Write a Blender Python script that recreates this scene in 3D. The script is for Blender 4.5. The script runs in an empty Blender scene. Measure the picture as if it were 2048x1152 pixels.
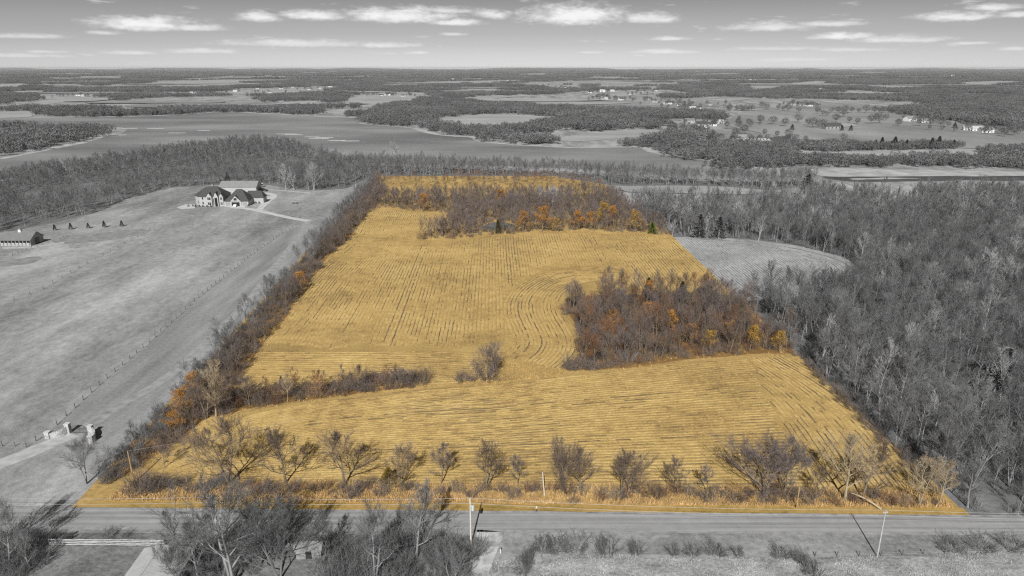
import bpy, math, random
import numpy as np
from mathutils import Vector

R = math.radians
random.seed(7)
RNG = np.random.default_rng(7)
scene = bpy.context.scene
COL = scene.collection

# ------------------------------------------------------------------ camera
CAM_H, PITCH, FPX = 80.0, R(17.9), 1365.33
cam_d = bpy.data.cameras.new('camera')
cam_d.lens = 24.0
cam_d.sensor_width = 36.0
cam_d.clip_start = 0.5
cam_d.clip_end = 90000.0
cam = bpy.data.objects.new('camera', cam_d)
cam.location = (0, 0, CAM_H)
cam.rotation_euler = (math.pi / 2 - PITCH, 0, 0)
COL.objects.link(cam)
scene.camera = cam

# ------------------------------------------------------------------ light
SUN_EL, SUN_AZ = R(38), R(-174)          # sun stands behind the camera, a little to the left
SKY_STRENGTH = 0.10
scene.view_settings.view_transform = 'Standard'
scene.view_settings.look = 'None'
scene.view_settings.gamma = 1.0
scene.view_settings.use_curve_mapping = False
scene.view_settings.exposure = 0.0
scene.cycles.use_denoising = False
scene.cycles.filter_width = 1.25
scene.cycles.max_bounces = 4
scene.cycles.diffuse_bounces = 2
scene.cycles.glossy_bounces = 2
scene.cycles.transparent_max_bounces = 4
scene.cycles.volume_bounces = 0

sun_d = bpy.data.lights.new('sun', 'SUN')
sun_d.energy = 4.9
sun_d.angle = R(0.5)
sun_d.color = (1.0, 0.994, 0.985)
sun = bpy.data.objects.new('sun', sun_d)
_sd = Vector((math.sin(SUN_AZ) * math.cos(SUN_EL), math.cos(SUN_AZ) * math.cos(SUN_EL), math.sin(SUN_EL)))
sun.rotation_euler = (-_sd).to_track_quat('-Z', 'Y').to_euler()
sun.location = (-60, -120, 160)
COL.objects.link(sun)


def pix_dir(px, py):
    u = (px - 1024) / FPX
    w = -(py - 576) / FPX
    c, s = math.cos(PITCH), math.sin(PITCH)
    return np.array([u, c + s * w, -s + c * w])


def G(px, py, z=0.0):
    d = pix_dir(px, py)
    t = (z - CAM_H) / d[2]
    return (d[0] * t, d[1] * t)


def PX(x, y, z=0.0):
    c, s = math.cos(PITCH), math.sin(PITCH)
    dz = z - CAM_H
    dep = y * c - dz * s
    up = y * s + dz * c
    return 1024 + FPX * x / dep, 576 - FPX * up / dep, dep


class NT:
    """tiny helper to wire shader nodes"""
    def __init__(self, tree):
        self.t = tree
        self.n = tree.nodes
        self.l = tree.links

    def new(self, typ, **kw):
        nd = self.n.new(typ)
        for k, v in kw.items():
            setattr(nd, k, v)
        return nd

    def put(self, sock, val):
        if isinstance(val, bpy.types.NodeSocket):
            self.l.new(val, sock)
        else:
            sock.default_value = val

    def math(self, op, a, b=0.0, c=0.0, clamp=False):
        nd = self.new('ShaderNodeMath', operation=op)
        nd.use_clamp = clamp
        self.put(nd.inputs[0], a)
        self.put(nd.inputs[1], b)
        if op in ('MULTIPLY_ADD', 'SMOOTH_MAX', 'SMOOTH_MIN', 'WRAP'):
            self.put(nd.inputs[2], c)
        return nd.outputs[0]

    def noise(self, vec, scale, detail=4.0, rough=0.55, dim='3D'):
        nd = self.new('ShaderNodeTexNoise', noise_dimensions=dim)
        if vec is not None:
            self.l.new(vec, nd.inputs['Vector'])
        nd.inputs['Scale'].default_value = scale
        nd.inputs['Detail'].default_value = detail
        nd.inputs['Roughness'].default_value = rough
        return nd.outputs['Fac']

    def ramp(self, fac, stops):
        nd = self.new('ShaderNodeValToRGB')
        self.put(nd.inputs[0], fac)
        el = nd.color_ramp.elements
        while len(el) < len(stops):
            el.new(0.5)
        for e, (p, c) in zip(el, stops):
            e.position = p
            if not hasattr(c, '__len__'):
                c = (c, c, c)
            e.color = (c[0], c[1], c[2], 1)
        return nd.outputs[0]

    def maprange(self, v, a, b, c=0.0, d=1.0, smooth=True):
        nd = self.new('ShaderNodeMapRange', interpolation_type='SMOOTHSTEP' if smooth else 'LINEAR')
        self.put(nd.inputs['Value'], v)
        for nm, val in (('From Min', a), ('From Max', b), ('To Min', c), ('To Max', d)):
            self.put(nd.inputs[nm], val)
        return nd.outputs[0]

    def mix(self, fac, a, b, blend='MIX'):
        nd = self.new('ShaderNodeMix', data_type='RGBA', blend_type=blend)
        self.put(nd.inputs[0], fac)
        for sk, val in ((nd.inputs[6], a), (nd.inputs[7], b)):
            if isinstance(val, bpy.types.NodeSocket):
                self.l.new(val, sk)
            else:
                if not hasattr(val, '__len__'):
                    val = (val, val, val)
                sk.default_value = (val[0], val[1], val[2], 1)
        return nd.outputs[2]


# ------------------------------------------------------------------ sky (grey daylight with fair-weather clouds)
world = bpy.data.worlds.new('World')
scene.world = world
world.use_nodes = True
wt = NT(world.node_tree)
wt.n.clear()
w_out = wt.new('ShaderNodeOutputWorld')
w_bg = wt.new('ShaderNodeBackground')
wt.l.new(w_bg.outputs[0], w_out.inputs[0])
sky = wt.new('ShaderNodeTexSky', sky_type='NISHITA')
sky.sun_disc = False
sky.sun_elevation = SUN_EL
sky.sun_rotation = SUN_AZ
sky.altitude = 300
sky.air_density = 1.0
sky.dust_density = 1.5
sky.ozone_density = 1.0
tc = wt.new('ShaderNodeTexCoord')
sx = wt.new('ShaderNodeSeparateXYZ')
wt.l.new(tc.outputs['Generated'], sx.inputs[0])
lift = wt.new('ShaderNodeCombineXYZ')          # keep the look-up above the horizon's hard edge
wt.l.new(sx.outputs[0], lift.inputs[0])
wt.l.new(sx.outputs[1], lift.inputs[1])
wt.l.new(wt.math('MAXIMUM', sx.outputs[2], 0.03), lift.inputs[2])
wt.l.new(lift.outputs[0], sky.inputs[0])
sep = wt.new('ShaderNodeSeparateColor')
wt.l.new(sky.outputs[0], sep.inputs[0])
grey = wt.math('ADD', wt.math('MULTIPLY', sep.outputs[0], 0.75), wt.math('MULTIPLY', sep.outputs[1], 0.25))
az = wt.math('ARCTAN2', sx.outputs[0], sx.outputs[1])
el = wt.math('ARCSINE', sx.outputs[2])
cv = wt.new('ShaderNodeCombineXYZ')
wt.l.new(az, cv.inputs[0])
wt.l.new(wt.math('MULTIPLY', el, 3.2), cv.inputs[1])
nz_big = wt.noise(cv.outputs[0], 34.0, 6.0, 0.62)
nz_fine = wt.noise(cv.outputs[0], 90.0, 5.0, 0.6)
edge = wt.math('ADD', wt.math('MULTIPLY', wt.math('SUBTRACT', nz_big, 0.5), 1.55),
               wt.math('MULTIPLY', wt.math('SUBTRACT', nz_fine, 0.5), 0.75))
CLOUDS = [  # centre x, y, half width, half height (pixels of the frame), weight
    (292, 50, 108, 17, 1.0), (385, 56, 70, 9, .8), (212, 66, 32, 5, .6), (58, 73, 80, 6, .55),
    (520, 36, 50, 12, .9), (625, 32, 72, 11, .95), (800, 33, 110, 18, 1.0), (895, 22, 60, 8, .7), (985, 30, 36, 11, .85), (912, 46, 54, 8, .9),
    (600, 88, 150, 9, .6), (770, 91, 60, 7, .7), (905, 69, 28, 4, .6),
    (1150, 34, 102, 24, 1.05), (1300, 38, 52, 13, .85),
    (1545, 55, 88, 11, .75), (1660, 49, 75, 7, .65), (1680, 74, 60, 8, .95), (1800, 80, 90, 9, .7),
    (1915, 35, 78, 12, .9), (1990, 16, 55, 8, .85), (2035, 30, 40, 8, .8), (1337, 78, 40, 5, .75), (1940, 87, 48, 4, .6),
    (260, 106, 55, 5, .5), (400, 103, 75, 6, .5), (90, 104, 40, 4, .5), (40, 112, 90, 5, .5), (1330, 104, 60, 6, .55),
    (1540, 98, 100, 5, .45), (1700, 100, 80, 5, .4), (832, 106, 26, 4, .5), (1185, 105, 30, 3, .45), (2030, 98, 40, 5, .5), (1600, 120, 80, 4, .4), (1545, 121, 40, 5, .4),
]
cl = None
for (cx, cy, hw, hh, wgt) in CLOUDS:
    d = pix_dir(cx, cy)
    d = d / np.linalg.norm(d)
    a0, e0 = math.atan2(d[0], d[1]), math.asin(d[2])
    cosx = math.cos(a0)
    wa, we = hw / FPX * cosx * cosx, hh / FPX * cosx
    u = wt.math('DIVIDE', wt.math('SUBTRACT', az, a0), wa)
    v = wt.math('DIVIDE', wt.math('SUBTRACT', el, e0), we)
    # flat base: distances below the centre count more
    v2 = wt.math('MAXIMUM', v, wt.math('MULTIPLY', v, -1.7))
    r2 = wt.math('ADD', wt.math('MULTIPLY', u, u), wt.math('MULTIPLY', v2, v2))
    m = wt.math('SUBTRACT', 1.15, wt.math('SQRT', r2))
    m = wt.math('ADD', m, edge)
    m = wt.maprange(m, -0.15, 1.05, 0.0, wgt)
    cl = m if cl is None else wt.math('MAXIMUM', cl, m)
# the same kind of small cloud everywhere else in the sky
cv2 = wt.new('ShaderNodeCombineXYZ')
wt.l.new(az, cv2.inputs[0])
wt.l.new(wt.math('MULTIPLY', el, 7.0), cv2.inputs[1])
nb = wt.noise(cv2.outputs[0], 13.0, 6.0, 0.6)
scat = wt.maprange(nb, 0.60, 0.74, 0.0, 0.45)
cl = wt.math('MAXIMUM', cl, scat)
cl = wt.math('MULTIPLY', cl, wt.maprange(el, 0.0, 0.02, 0.35, 1.0))
body = wt.math('ADD', 9.0, wt.math('MULTIPLY', wt.math('SUBTRACT', nz_big, 0.5), 2.6))
SKYMUL = 2.2
tot = wt.new('ShaderNodeMix', data_type='FLOAT')
wt.put(tot.inputs[0], cl)
glow = wt.ramp(wt.maprange(el, 0.0, 0.5, 0.0, 1.0, False), [(0.0, .60), (0.035, .53), (0.087, .37), (0.175, .245), (0.3, .205), (1.0, .17)])
wt.put(tot.inputs[2], wt.math('MULTIPLY', wt.math('MULTIPLY', grey, SKYMUL), glow))
wt.put(tot.inputs[3], body)
wt.l.new(tot.outputs[0], w_bg.inputs['Color'])
w_bg.inputs['Strength'].default_value = SKY_STRENGTH
world.cycles.sampling_method = 'MANUAL'
world.cycles.sample_map_resolution = 512


# ------------------------------------------------------------------ materials
MATS = {}


def mat(name, build, rough=0.9, spec=0.2):
    m = bpy.data.materials.new(name)
    m.use_nodes = True
    t = NT(m.node_tree)
    b = m.node_tree.nodes['Principled BSDF']
    b.inputs['Roughness'].default_value = rough
    b.inputs['Specular IOR Level'].default_value = spec
    g = t.new('ShaderNodeNewGeometry')
    c = build(t, g.outputs['Position'], b)
    if c is not None:
        t.put(b.inputs['Base Color'], c if isinstance(c, bpy.types.NodeSocket) else (c[0], c[1], c[2], 1))
    MATS[name] = m
    return m


def mapped(t, vec, scale=(1, 1, 1), rot=0.0):
    mp = t.new('ShaderNodeMapping')
    t.l.new(vec, mp.inputs[0])
    mp.inputs['Scale'].default_value = scale
    mp.inputs['Rotation'].default_value = (0, 0, rot)
    return mp.outputs[0]


def bump(t, b, h, strength=0.5, dist=0.1):
    bp = t.new('ShaderNodeBump')
    bp.inputs['Strength'].default_value = strength
    bp.inputs['Distance'].default_value = dist
    t.l.new(h, bp.inputs['Height'])
    t.l.new(bp.outputs[0], b.inputs['Normal'])


def plain(name, c, rough=0.85, var=0.25, scale=1.5, spec=0.2):
    """one colour with uneven tone"""
    if not hasattr(c, '__len__'):
        c = (c, c, c)

    def f(t, p, b):
        n = t.noise(p, scale, 4)
        lo = [x * (1 - var) for x in c]
        hi = [x * (1 + var) for x in c]
        return t.ramp(n, [(0.3, lo), (0.7, hi)])
    return mat(name, f, rough, spec)


def pasture(t, p, b):
    streak = t.noise(mapped(t, p, (0.035, 0.009, 1), R(-14)), 1.0, 5, 0.6)
    patch = t.noise(mapped(t, p, (0.09, 0.045, 1)), 1.0, 5, 0.7)
    mid = t.noise(mapped(t, p, (0.45, 0.28, 1), R(20)), 1.0, 5, 0.75)
    fine = t.noise(p, 2.2, 5, 0.8)
    v = t.math('ADD', t.math('ADD', t.math('MULTIPLY', streak, 0.44), t.math('MULTIPLY', mid, 0.26)), t.math('ADD', t.math('MULTIPLY', patch, 0.18), t.math('MULTIPLY', fine, 0.12)))
    bump(t, b, mid, 0.7, 0.4)
    return t.ramp(v, [(0.40, 0.16), (0.46, 0.25), (0.53, 0.365), (0.60, 0.50)])


mat('pasture', pasture, 0.95, 0.1)


def lane(t, p, b):
    a = t.noise(mapped(t, p, (0.16, 0.02, 1), R(8)), 1.0, 4, 0.6)
    f = t.noise(p, 0.9, 6, 0.8)
    bump(t, b, f, 0.6, 0.25)
    return t.ramp(t.math('ADD', t.math('MULTIPLY', a, 0.55), t.math('MULTIPLY', f, 0.45)), [(0.38, 0.20), (0.5, 0.285), (0.62, 0.38)])


mat('lane_grass', lane, 0.95, 0.1)


def verge(t, p, b):
    fine = t.noise(p, 0.8, 6, 0.75)
    patch = t.noise(mapped(t, p, (0.05, 0.15, 1)), 1.0, 4, 0.6)
    bump(t, b, fine, 0.6, 0.2)
    return t.ramp(t.math('ADD', t.math('MULTIPLY', fine, 0.55), t.math('MULTIPLY', patch, 0.45)), [(0.38, 0.17), (0.5, 0.28), (0.62, 0.40)])


mat('mown_verge', verge, 0.95, 0.1)


def meadow(t, p, b):
    fine = t.noise(p, 1.6, 6, 0.8)
    patch = t.noise(mapped(t, p, (0.12, 0.25, 1)), 1.0, 5, 0.65)
    bump(t, b, fine, 0.8, 0.3)
    return t.ramp(t.math('ADD', t.math('MULTIPLY', fine, 0.5), t.math('MULTIPLY', patch, 0.5)), [(0.38, 0.16), (0.48, 0.33), (0.60, 0.55)])


def yard(t, p, b):
    fine = t.noise(p, 1.1, 6, 0.8)
    patch = t.noise(p, 0.12, 4, 0.6)
    bump(t, b, fine, 0.7, 0.25)
    return t.ramp(t.math('ADD', t.math('MULTIPLY', fine, 0.55), t.math('MULTIPLY', patch, 0.45)), [(0.38, 0.10), (0.5, 0.20), (0.62, 0.32)])


mat('yard_grass', yard, 0.95, 0.1)
mat('rough_meadow', meadow, 0.95, 0.1)


def far_field(t, p, b):
    s = t.noise(mapped(t, p, (0.01, 0.02, 1)), 1.0, 5, 0.6)
    f = t.noise(p, 0.25, 4, 0.7)
    return t.ramp(t.math('ADD', t.math('MULTIPLY', s, 0.6), t.math('MULTIPLY', f, 0.4)), [(0.38, 0.29), (0.5, 0.36), (0.62, 0.43)])


mat('far_field', far_field, 0.95, 0.1)


def far_pasture(t, p, b):
    s = t.noise(mapped(t, p, (0.012, 0.006, 1)), 1.0, 5, 0.6)
    f = t.noise(p, 0.2, 4, 0.7)
    return t.ramp(t.math('ADD', t.math('MULTIPLY', s, 0.65), t.math('MULTIPLY', f, 0.35)), [(0.36, 0.20), (0.5, 0.28), (0.62, 0.36)])


mat('far_pasture', far_pasture, 0.95, 0.1)
plain('sand', 0.42, 0.9, 0.3, 0.08)
plain('mud', 0.26, 0.8, 0.5, 0.06)


def litter(lo, hi):
    def f(t, p, b):
        n = t.noise(p, 0.7, 6, 0.75)
        m = t.noise(p, 0.05, 3, 0.6)
        return t.ramp(t.math('ADD', t.math('MULTIPLY', n, 0.6), t.math('MULTIPLY', m, 0.4)), [(0.35, lo), (0.65, hi)])
    return f


mat('litter_grey', litter((.09, .09, .09), (.24, .24, .24)), 0.95, 0.1)
mat('litter_brown', litter((.13, .075, .03), (.34, .20, .075)), 0.95, 0.1)


def soil(gold):
    def f(t, p, b):
        n = t.noise(p, 1.3, 6, 0.8)
        m = t.noise(p, 0.05, 4, 0.6)
        bump(t, b, n, 0.7, 0.15)
        v = t.math('ADD', t.math('MULTIPLY', n, 0.6), t.math('MULTIPLY', m, 0.4))
        if gold:
            return t.ramp(v, [(0.34, (.22, .15, .068)), (0.46, (.39, .265, .10)), (0.60, (.55, .38, .14))])
        return t.ramp(v, [(0.34, .10), (0.48, .21), (0.62, .34)])
    return f


def stubble(gold):
    def f(t, p, b):
        n = t.noise(p, 1.7, 5, 0.85)
        q = t.noise(p, 0.28, 5, 0.75)
        m = t.noise(mapped(t, p, (0.03, 0.045, 1)), 1.0, 5, 0.65)
        bump(t, b, n, 0.8, 0.2)
        v = t.math('ADD', t.math('MULTIPLY', n, 0.38), t.math('ADD', t.math('MULTIPLY', q, 0.30), t.math('MULTIPLY', m, 0.32)))
        if gold:
            return t.ramp(v, [(0.39, (.22, .140, .058)), (0.45, (.40, .267, .102)), (0.51, (.555, .382, .142)), (0.57, (.645, .46, .182)), (0.64, (.77, .595, .29))])
        return t.ramp(v, [(0.38, .19), (0.48, .36), (0.62, .54)])
    return f


mat('soil_gold', soil(True), 0.95, 0.1)
mat('soil_grey', soil(False), 0.95, 0.1)
mat('stubble_gold', stubble(True), 0.9, 0.15)
mat('stubble_grey', stubble(False), 0.9, 0.15)
plain('furrow_gold', (.22, .155, .085), 0.95, 0.55, 0.5)
plain('furrow_grey', .17, 0.95, 0.4, 0.8)


def rough_grass(t, p, b):
    n = t.noise(p, 0.9, 6, 0.75)
    m = t.noise(p, 0.06, 4, 0.6)
    bump(t, b, n, 0.7, 0.25)
    v = t.math('ADD', t.math('MULTIPLY', n, 0.55), t.math('MULTIPLY', m, 0.45))
    return t.ramp(v, [(0.36, (.25, .165, .07)), (0.5, (.44, .295, .11)), (0.63, (.62, .43, .17))])


mat('grass_gold', rough_grass, 0.95, 0.1)


def verge_gold(t, p, b):
    n = t.noise(p, 0.9, 6, 0.75)
    m = t.noise(p, 0.08, 4, 0.6)
    bump(t, b, n, 0.6, 0.2)
    v = t.math('ADD', t.math('MULTIPLY', n, 0.5), t.math('MULTIPLY', m, 0.5))
    return t.ramp(v, [(0.38, (.25, .18, .05)), (0.5, (.42, .28, .09)), (0.63, (.54, .35, .14))])


mat('verge_gold', verge_gold, 0.95, 0.1)


def asphalt(t, p, b):
    along = t.noise(mapped(t, p, (0.02, 1.2, 1)), 1.0, 4, 0.6)
    f = t.noise(p, 6.0, 4, 0.7)
    return t.ramp(t.math('ADD', t.math('MULTIPLY', along, 0.6), t.math('ADD', t.math('MULTIPLY', f, 0.15), t.math('MULTIPLY', t.noise(p, 0.35, 5, 0.7), 0.25))), [(0.36, 0.22), (0.5, .31), (0.62, 0.40)])


mat('asphalt', asphalt, 0.85, 0.3)
plain('mown_dark', 0.265, 0.95, 0.25, 0.3)
plain('track_grass', 0.33, 0.95, 0.25, 0.4)
plain('gravel', 0.44, 0.95, 0.22, 0.5)
plain('gravel_track', 0.31, 0.95, 0.3, 0.5)
plain('concrete', 0.55, 0.85, 0.1, 0.3)
plain('dirt', 0.44, 0.95, 0.5, 0.5)


def water(t, p, b):
    w = t.noise(mapped(t, p, (0.25, 0.5, 1)), 1.0, 5, 0.65)
    bump(t, b, w, 1.0, 0.35)
    s = t.noise(mapped(t, p, (0.004, 0.010, 1)), 1.0, 5, 0.6)
    t.put(b.inputs['Roughness'], t.maprange(s, 0.4, 0.65, 0.32, 0.5))
    return t.ramp(s, [(0.36, .18), (0.5, .26), (0.66, .34)])


mat('lake_water', water, 0.35, 0.5)
plain('river_water', .075, 0.3, 0.3, 0.05, 0.4)
plain('pond_water', (.13, .16, .17), 0.15, 0.2, 0.1, 0.5)
plain('pale_streak', 0.55, 0.4, 0.15, 0.2)
for nm, c in (('bark_grey', .27), ('twig_grey', .182), ('bark_pale', .46), ('twig_pale', .36), ('twig_dark', .135), ('bark_dark', .165), ('far_wood', .135), ('far_wood_light', .175), ('conifer_grey', .085), ('oak_grey', .20)):
    plain(nm, c, 0.9, 0.3, 0.25)
plain('bark_brown', (.21, .17, .125), 0.9, 0.3, 0.3)
plain('twig_brown', (.165, .125, .098), 0.9, 0.35, 0.12)
plain('twig_tan', (.27, .195, .125), 0.9, 0.3, 0.2)
plain('twig_mauve', (.165, .136, .128), 0.9, 0.3, 0.12)
plain('twig_red', (.22, .115, .062), 0.9, 0.35, 0.2)
plain('bark_tan', (.40, .32, .21), 0.9, 0.25, 0.4)
plain('leaf_orange', (.42, .20, .04), 0.8, 0.4, 0.7)
plain('leaf_rust', (.40, .19, .055), 0.8, 0.4, 0.7)
plain('leaf_gold', (.42, .25, .045), 0.8, 0.4, 0.7)
plain('leaf_green', (.11, .15, .025), 0.8, 0.4, 0.7)
plain('leaf_olive', (.17, .115, .022), 0.8, 0.4, 0.7)
plain('leaf_dark', (.085, .075, .028), 0.8, 0.4, 0.7)
plain('blade_tan', (.56, .37, .17), 0.9, 0.35, 0.3)
plain('blade_gold', (.52, .36, .14), 0.9, 0.35, 0.3)
plain('blade_grey', .46, 0.9, 0.4, 0.3)
plain('wood_pole', (.40, .27, .12), 0.9, 0.25, 2)
plain('pole_pale', (.62, .58, .52), 0.8, 0.15, 2)
plain('pole_grey', .42, 0.85, 0.2, 2)
plain('post_grey', .15, 0.9, 0.3, 2)
plain('board_pale', .48, 0.85, 0.25, 1.5)
plain('wire', .45, 0.5, 0.1, 1)
plain('metal_pale', .55, 0.45, 0.15, 1, 0.5)
plain('metal_dark', .03, 0.5, 0.2, 1, 0.4)
plain('transformer', (.50, .56, .58), 0.45, 0.1, 1, 0.5)
plain('white_paint', .72, 0.6, 0.06, 1)
plain('blue_paint', (.10, .16, .35), 0.6, 0.1, 1)
plain('roof_shingle', .075, 0.9, 0.25, 2.0)
plain('roof_metal', .27, 0.5, 0.1, 0.5, 0.5)
plain('roof_metal_dark', .19, 0.5, 0.1, 0.5, 0.5)
plain('roof_pale', .50, 0.5, 0.12, 0.8, 0.4)
plain('siding', .43, 0.8, 0.1, 0.6)
plain('siding_grey', .30, 0.8, 0.12, 0.6)
plain('glass', .035, 0.12, 0.2, 1, 0.6)
plain('dark_opening', .015, 0.9, 0.2, 1)
plain('dark_paint', .045, 0.3, 0.1, 1, 0.5)
plain('shrub_green', .05, 0.9, 0.4, 2)


def stone(t, p, b):
    vr = t.new('ShaderNodeTexVoronoi')
    t.l.new(p, vr.inputs['Vector'])
    vr.inputs['Scale'].default_value = 2.6
    bump(t, b, vr.outputs['Distance'], 0.8, 0.08)
    s = t.new('ShaderNodeSeparateColor')
    t.l.new(vr.outputs['Color'], s.inputs[0])
    return t.ramp(s.outputs[0], [(0.0, .32), (1.0, .54)])


mat('stone', stone, 0.9, 0.2)


# ------------------------------------------------------------------ mesh helpers
class MB:
    def __init__(self):
        self.v = []
        self.f = []

    def quad(self, a, b, c, d):
        k = len(self.v)
        self.v += [a, b, c, d]
        self.f.append((k, k + 1, k + 2, k + 3))

    def poly(self, pts):
        k = len(self.v)
        self.v += [tuple(p) for p in pts]
        self.f.append(tuple(range(k, k + len(pts))))

    def box(self, x0, x1, y0, y1, z0, z1, rot=0.0, org=(0, 0)):
        k = len(self.v)
        c, s = math.cos(rot), math.sin(rot)
        for z in (z0, z1):
            for x, y in ((x0, y0), (x1, y0), (x1, y1), (x0, y1)):
                self.v.append((org[0] + c * x - s * y, org[1] + s * x + c * y, z))
        for q in ((3, 2, 1, 0), (4, 5, 6, 7), (0, 1, 5, 4), (1, 2, 6, 5), (2, 3, 7, 6), (3, 0, 4, 7)):
            self.f.append(tuple(k + i for i in q))

    def prism(self, pts, z0, z1):
        """vertical extrusion of a ground outline (counter-clockwise)"""
        n = len(pts)
        k = len(self.v)
        self.v += [(p[0], p[1], z0) for p in pts] + [(p[0], p[1], z1) for p in pts]
        self.f.append(tuple(k + n + i for i in range(n)))
        self.f.append(tuple(k + n - 1 - i for i in range(n)))
        for i in range(n):
            j = (i + 1) % n
            self.f.append((k + i, k + j, k + n + j, k + n + i))

    def tube(self, pts, rad, sides=5, cap=True):
        pts = [Vector(p) for p in pts]
        k = len(self.v)
        n = len(pts)
        ref = None
        for i, p in enumerate(pts):
            d = (pts[min(i + 1, n - 1)] - pts[max(i - 1, 0)])
            if d.length < 1e-9:
                d = Vector((0, 0, 1))
            d.normalize()
            if ref is None:
                ref = Vector((1, 0, 0)) if abs(d.x) < 0.7 else Vector((0, 1, 0))
            a = d.cross(ref)
            if a.length < 1e-4:
                a = d.cross(Vector((0.3, 0.8, 0.5)))
            a.normalize()
            b = d.cross(a)
            r = rad[i] if hasattr(rad, '__len__') else rad
            for s in range(sides):
                t = 2 * math.pi * s / sides
                q = p + a * (math.cos(t) * r) + b * (math.sin(t) * r)
                self.v.append((q.x, q.y, q.z))
        for i in range(n - 1):
            for s in range(sides):
                s2 = (s + 1) % sides
                self.f.append((k + i * sides + s, k + i * sides + s2, k + (i + 1) * sides + s2, k + (i + 1) * sides + s))
        if cap:
            self.f.append(tuple(k + (n - 1) * sides + s for s in range(sides)))

    def mesh(self, name, *mats):
        m = bpy.data.meshes.new(name)
        m.from_pydata(self.v, [], self.f)
        for x in mats:
            m.materials.append(MATS[x])
        m.update()
        return m


def add(name, mesh, parent=None):
    o = bpy.data.objects.new(name, mesh)
    COL.objects.link(o)
    if parent is not None:
        o.parent = parent
    return o


def build(name, mb, m, parent=None):
    return add(name, mb.mesh(name, m), parent)


def tag(o, label, cat, group=None, kind=None):
    if label:
        o['label'] = label
    if cat:
        o['category'] = cat
    if group:
        o['group'] = group
    if kind:
        o['kind'] = kind
    return o


def thing(name, label, cat, loc=(0, 0, 0), rz=0.0, group=None):
    o = bpy.data.objects.new(name, None)
    o.empty_display_size = 0.2
    COL.objects.link(o)
    o.location = loc
    o.rotation_euler = (0, 0, rz)
    return tag(o, label, cat, group)


def struct(name, mb, m, label=None, cat=None):
    o = build(name, mb, m)
    tag(o, label, cat, None, 'structure')
    return o


def W(pts):
    return np.array([G(*p) for p in pts])


def inside(poly, P):
    out = np.zeros(len(P), bool)
    lo, hi = poly.min(0), poly.max(0)
    sel = np.nonzero((P[:, 0] >= lo[0]) & (P[:, 0] <= hi[0]) & (P[:, 1] >= lo[1]) & (P[:, 1] <= hi[1]))[0]
    if not len(sel):
        return out
    x, y = P[sel, 0], P[sel, 1]
    r = np.zeros(len(sel), bool)
    j = len(poly) - 1
    for i in range(len(poly)):
        xi, yi = poly[i]
        xj, yj = poly[j]
        if yi != yj:
            r ^= ((yi > y) != (yj > y)) & (x < (xj - xi) * (y - yi) / (yj - yi) + xi)
        j = i
    out[sel] = r
    return out


def seg_dist(P, line):
    best = np.full(len(P), 1e9)
    for a, b in zip(line[:-1], line[1:]):
        ab = b - a
        t = np.clip(((P - a) @ ab) / (ab @ ab + 1e-9), 0, 1)
        best = np.minimum(best, np.linalg.norm(P - (a + t[:, None] * ab), axis=1))
    return best


def dense(line, step):
    out = [line[0]]
    for a, b in zip(line[:-1], line[1:]):
        n = max(1, int(np.linalg.norm(b - a) / step))
        for i in range(1, n + 1):
            out.append(a + (b - a) * i / n)
    return np.array(out)


def smooth(line, step=3.0, it=40, closed=False):
    d = dense(np.vstack([line, line[:1]]) if closed else line, step)
    if closed:
        d = d[:-1]
        for _ in range(it):
            d = (np.roll(d, 1, 0) + 2 * d + np.roll(d, -1, 0)) / 4
        return d
    for _ in range(it):
        d[1:-1] = (d[:-2] + 2 * d[1:-1] + d[2:]) / 4
    return d


# value noise on the plane for scattering
_perm = RNG.permutation(4096)


def vnoise(x, y, s):
    x = np.asarray(x) / s
    y = np.asarray(y) / s
    xi, yi = np.floor(x).astype(int), np.floor(y).astype(int)
    fx, fy = x - xi, y - yi
    fx, fy = fx * fx * (3 - 2 * fx), fy * fy * (3 - 2 * fy)

    def h(a, b):
        return _perm[(a * 131 + _perm[b & 4095]) & 4095] / 4095.0
    return (h(xi, yi) * (1 - fx) + h(xi + 1, yi) * fx) * (1 - fy) + (h(xi, yi + 1) * (1 - fx) + h(xi + 1, yi + 1) * fx) * fy


def sheet(name, pts, z, m, label=None, step=None, wob=0.0, sm=0):
    """flat ground patch with a softened, slightly wandering outline"""
    P = np.array(pts, float)
    if step:
        P = smooth(P, step, sm, True)
        if wob:
            P = P + np.stack([vnoise(P[:, 0], P[:, 1], step * 3) - .5, vnoise(P[:, 1] + 77, P[:, 0], step * 3) - .5], 1) * 2 * wob
    b = MB()
    b.poly([(p[0], p[1], z) for p in P])
    o = struct(name, b, m, label)
    return o


# ================================================================== THE SETTING
gb = MB()
xs = [-30000, -15000, -6000, -2500, -1000, -400, -150, 0, 150, 400, 1000, 2500, 6000, 15000, 30000]
ys = [-400, -100, 0, 60, 120, 200, 320, 500, 800, 1400, 2500, 5000, 10000, 20000, 30000]
for j, y in enumerate(ys):
    for x in xs:
        gb.v.append((x, y, 0))
nx = len(xs)
for j in range(len(ys) - 1):
    for i in range(nx - 1):
        gb.f.append((j * nx + i, j * nx + i + 1, (j + 1) * nx + i + 1, (j + 1) * nx + i))
struct('ground', gb, 'pasture')

PARCEL = W([(140, 1019), (750, 352), (1105, 352), (1210, 369), (1293, 446), (1320, 448), (1942, 1037)])
sheet('field_ground', PARCEL, 0.02, 'grass_gold')

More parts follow.
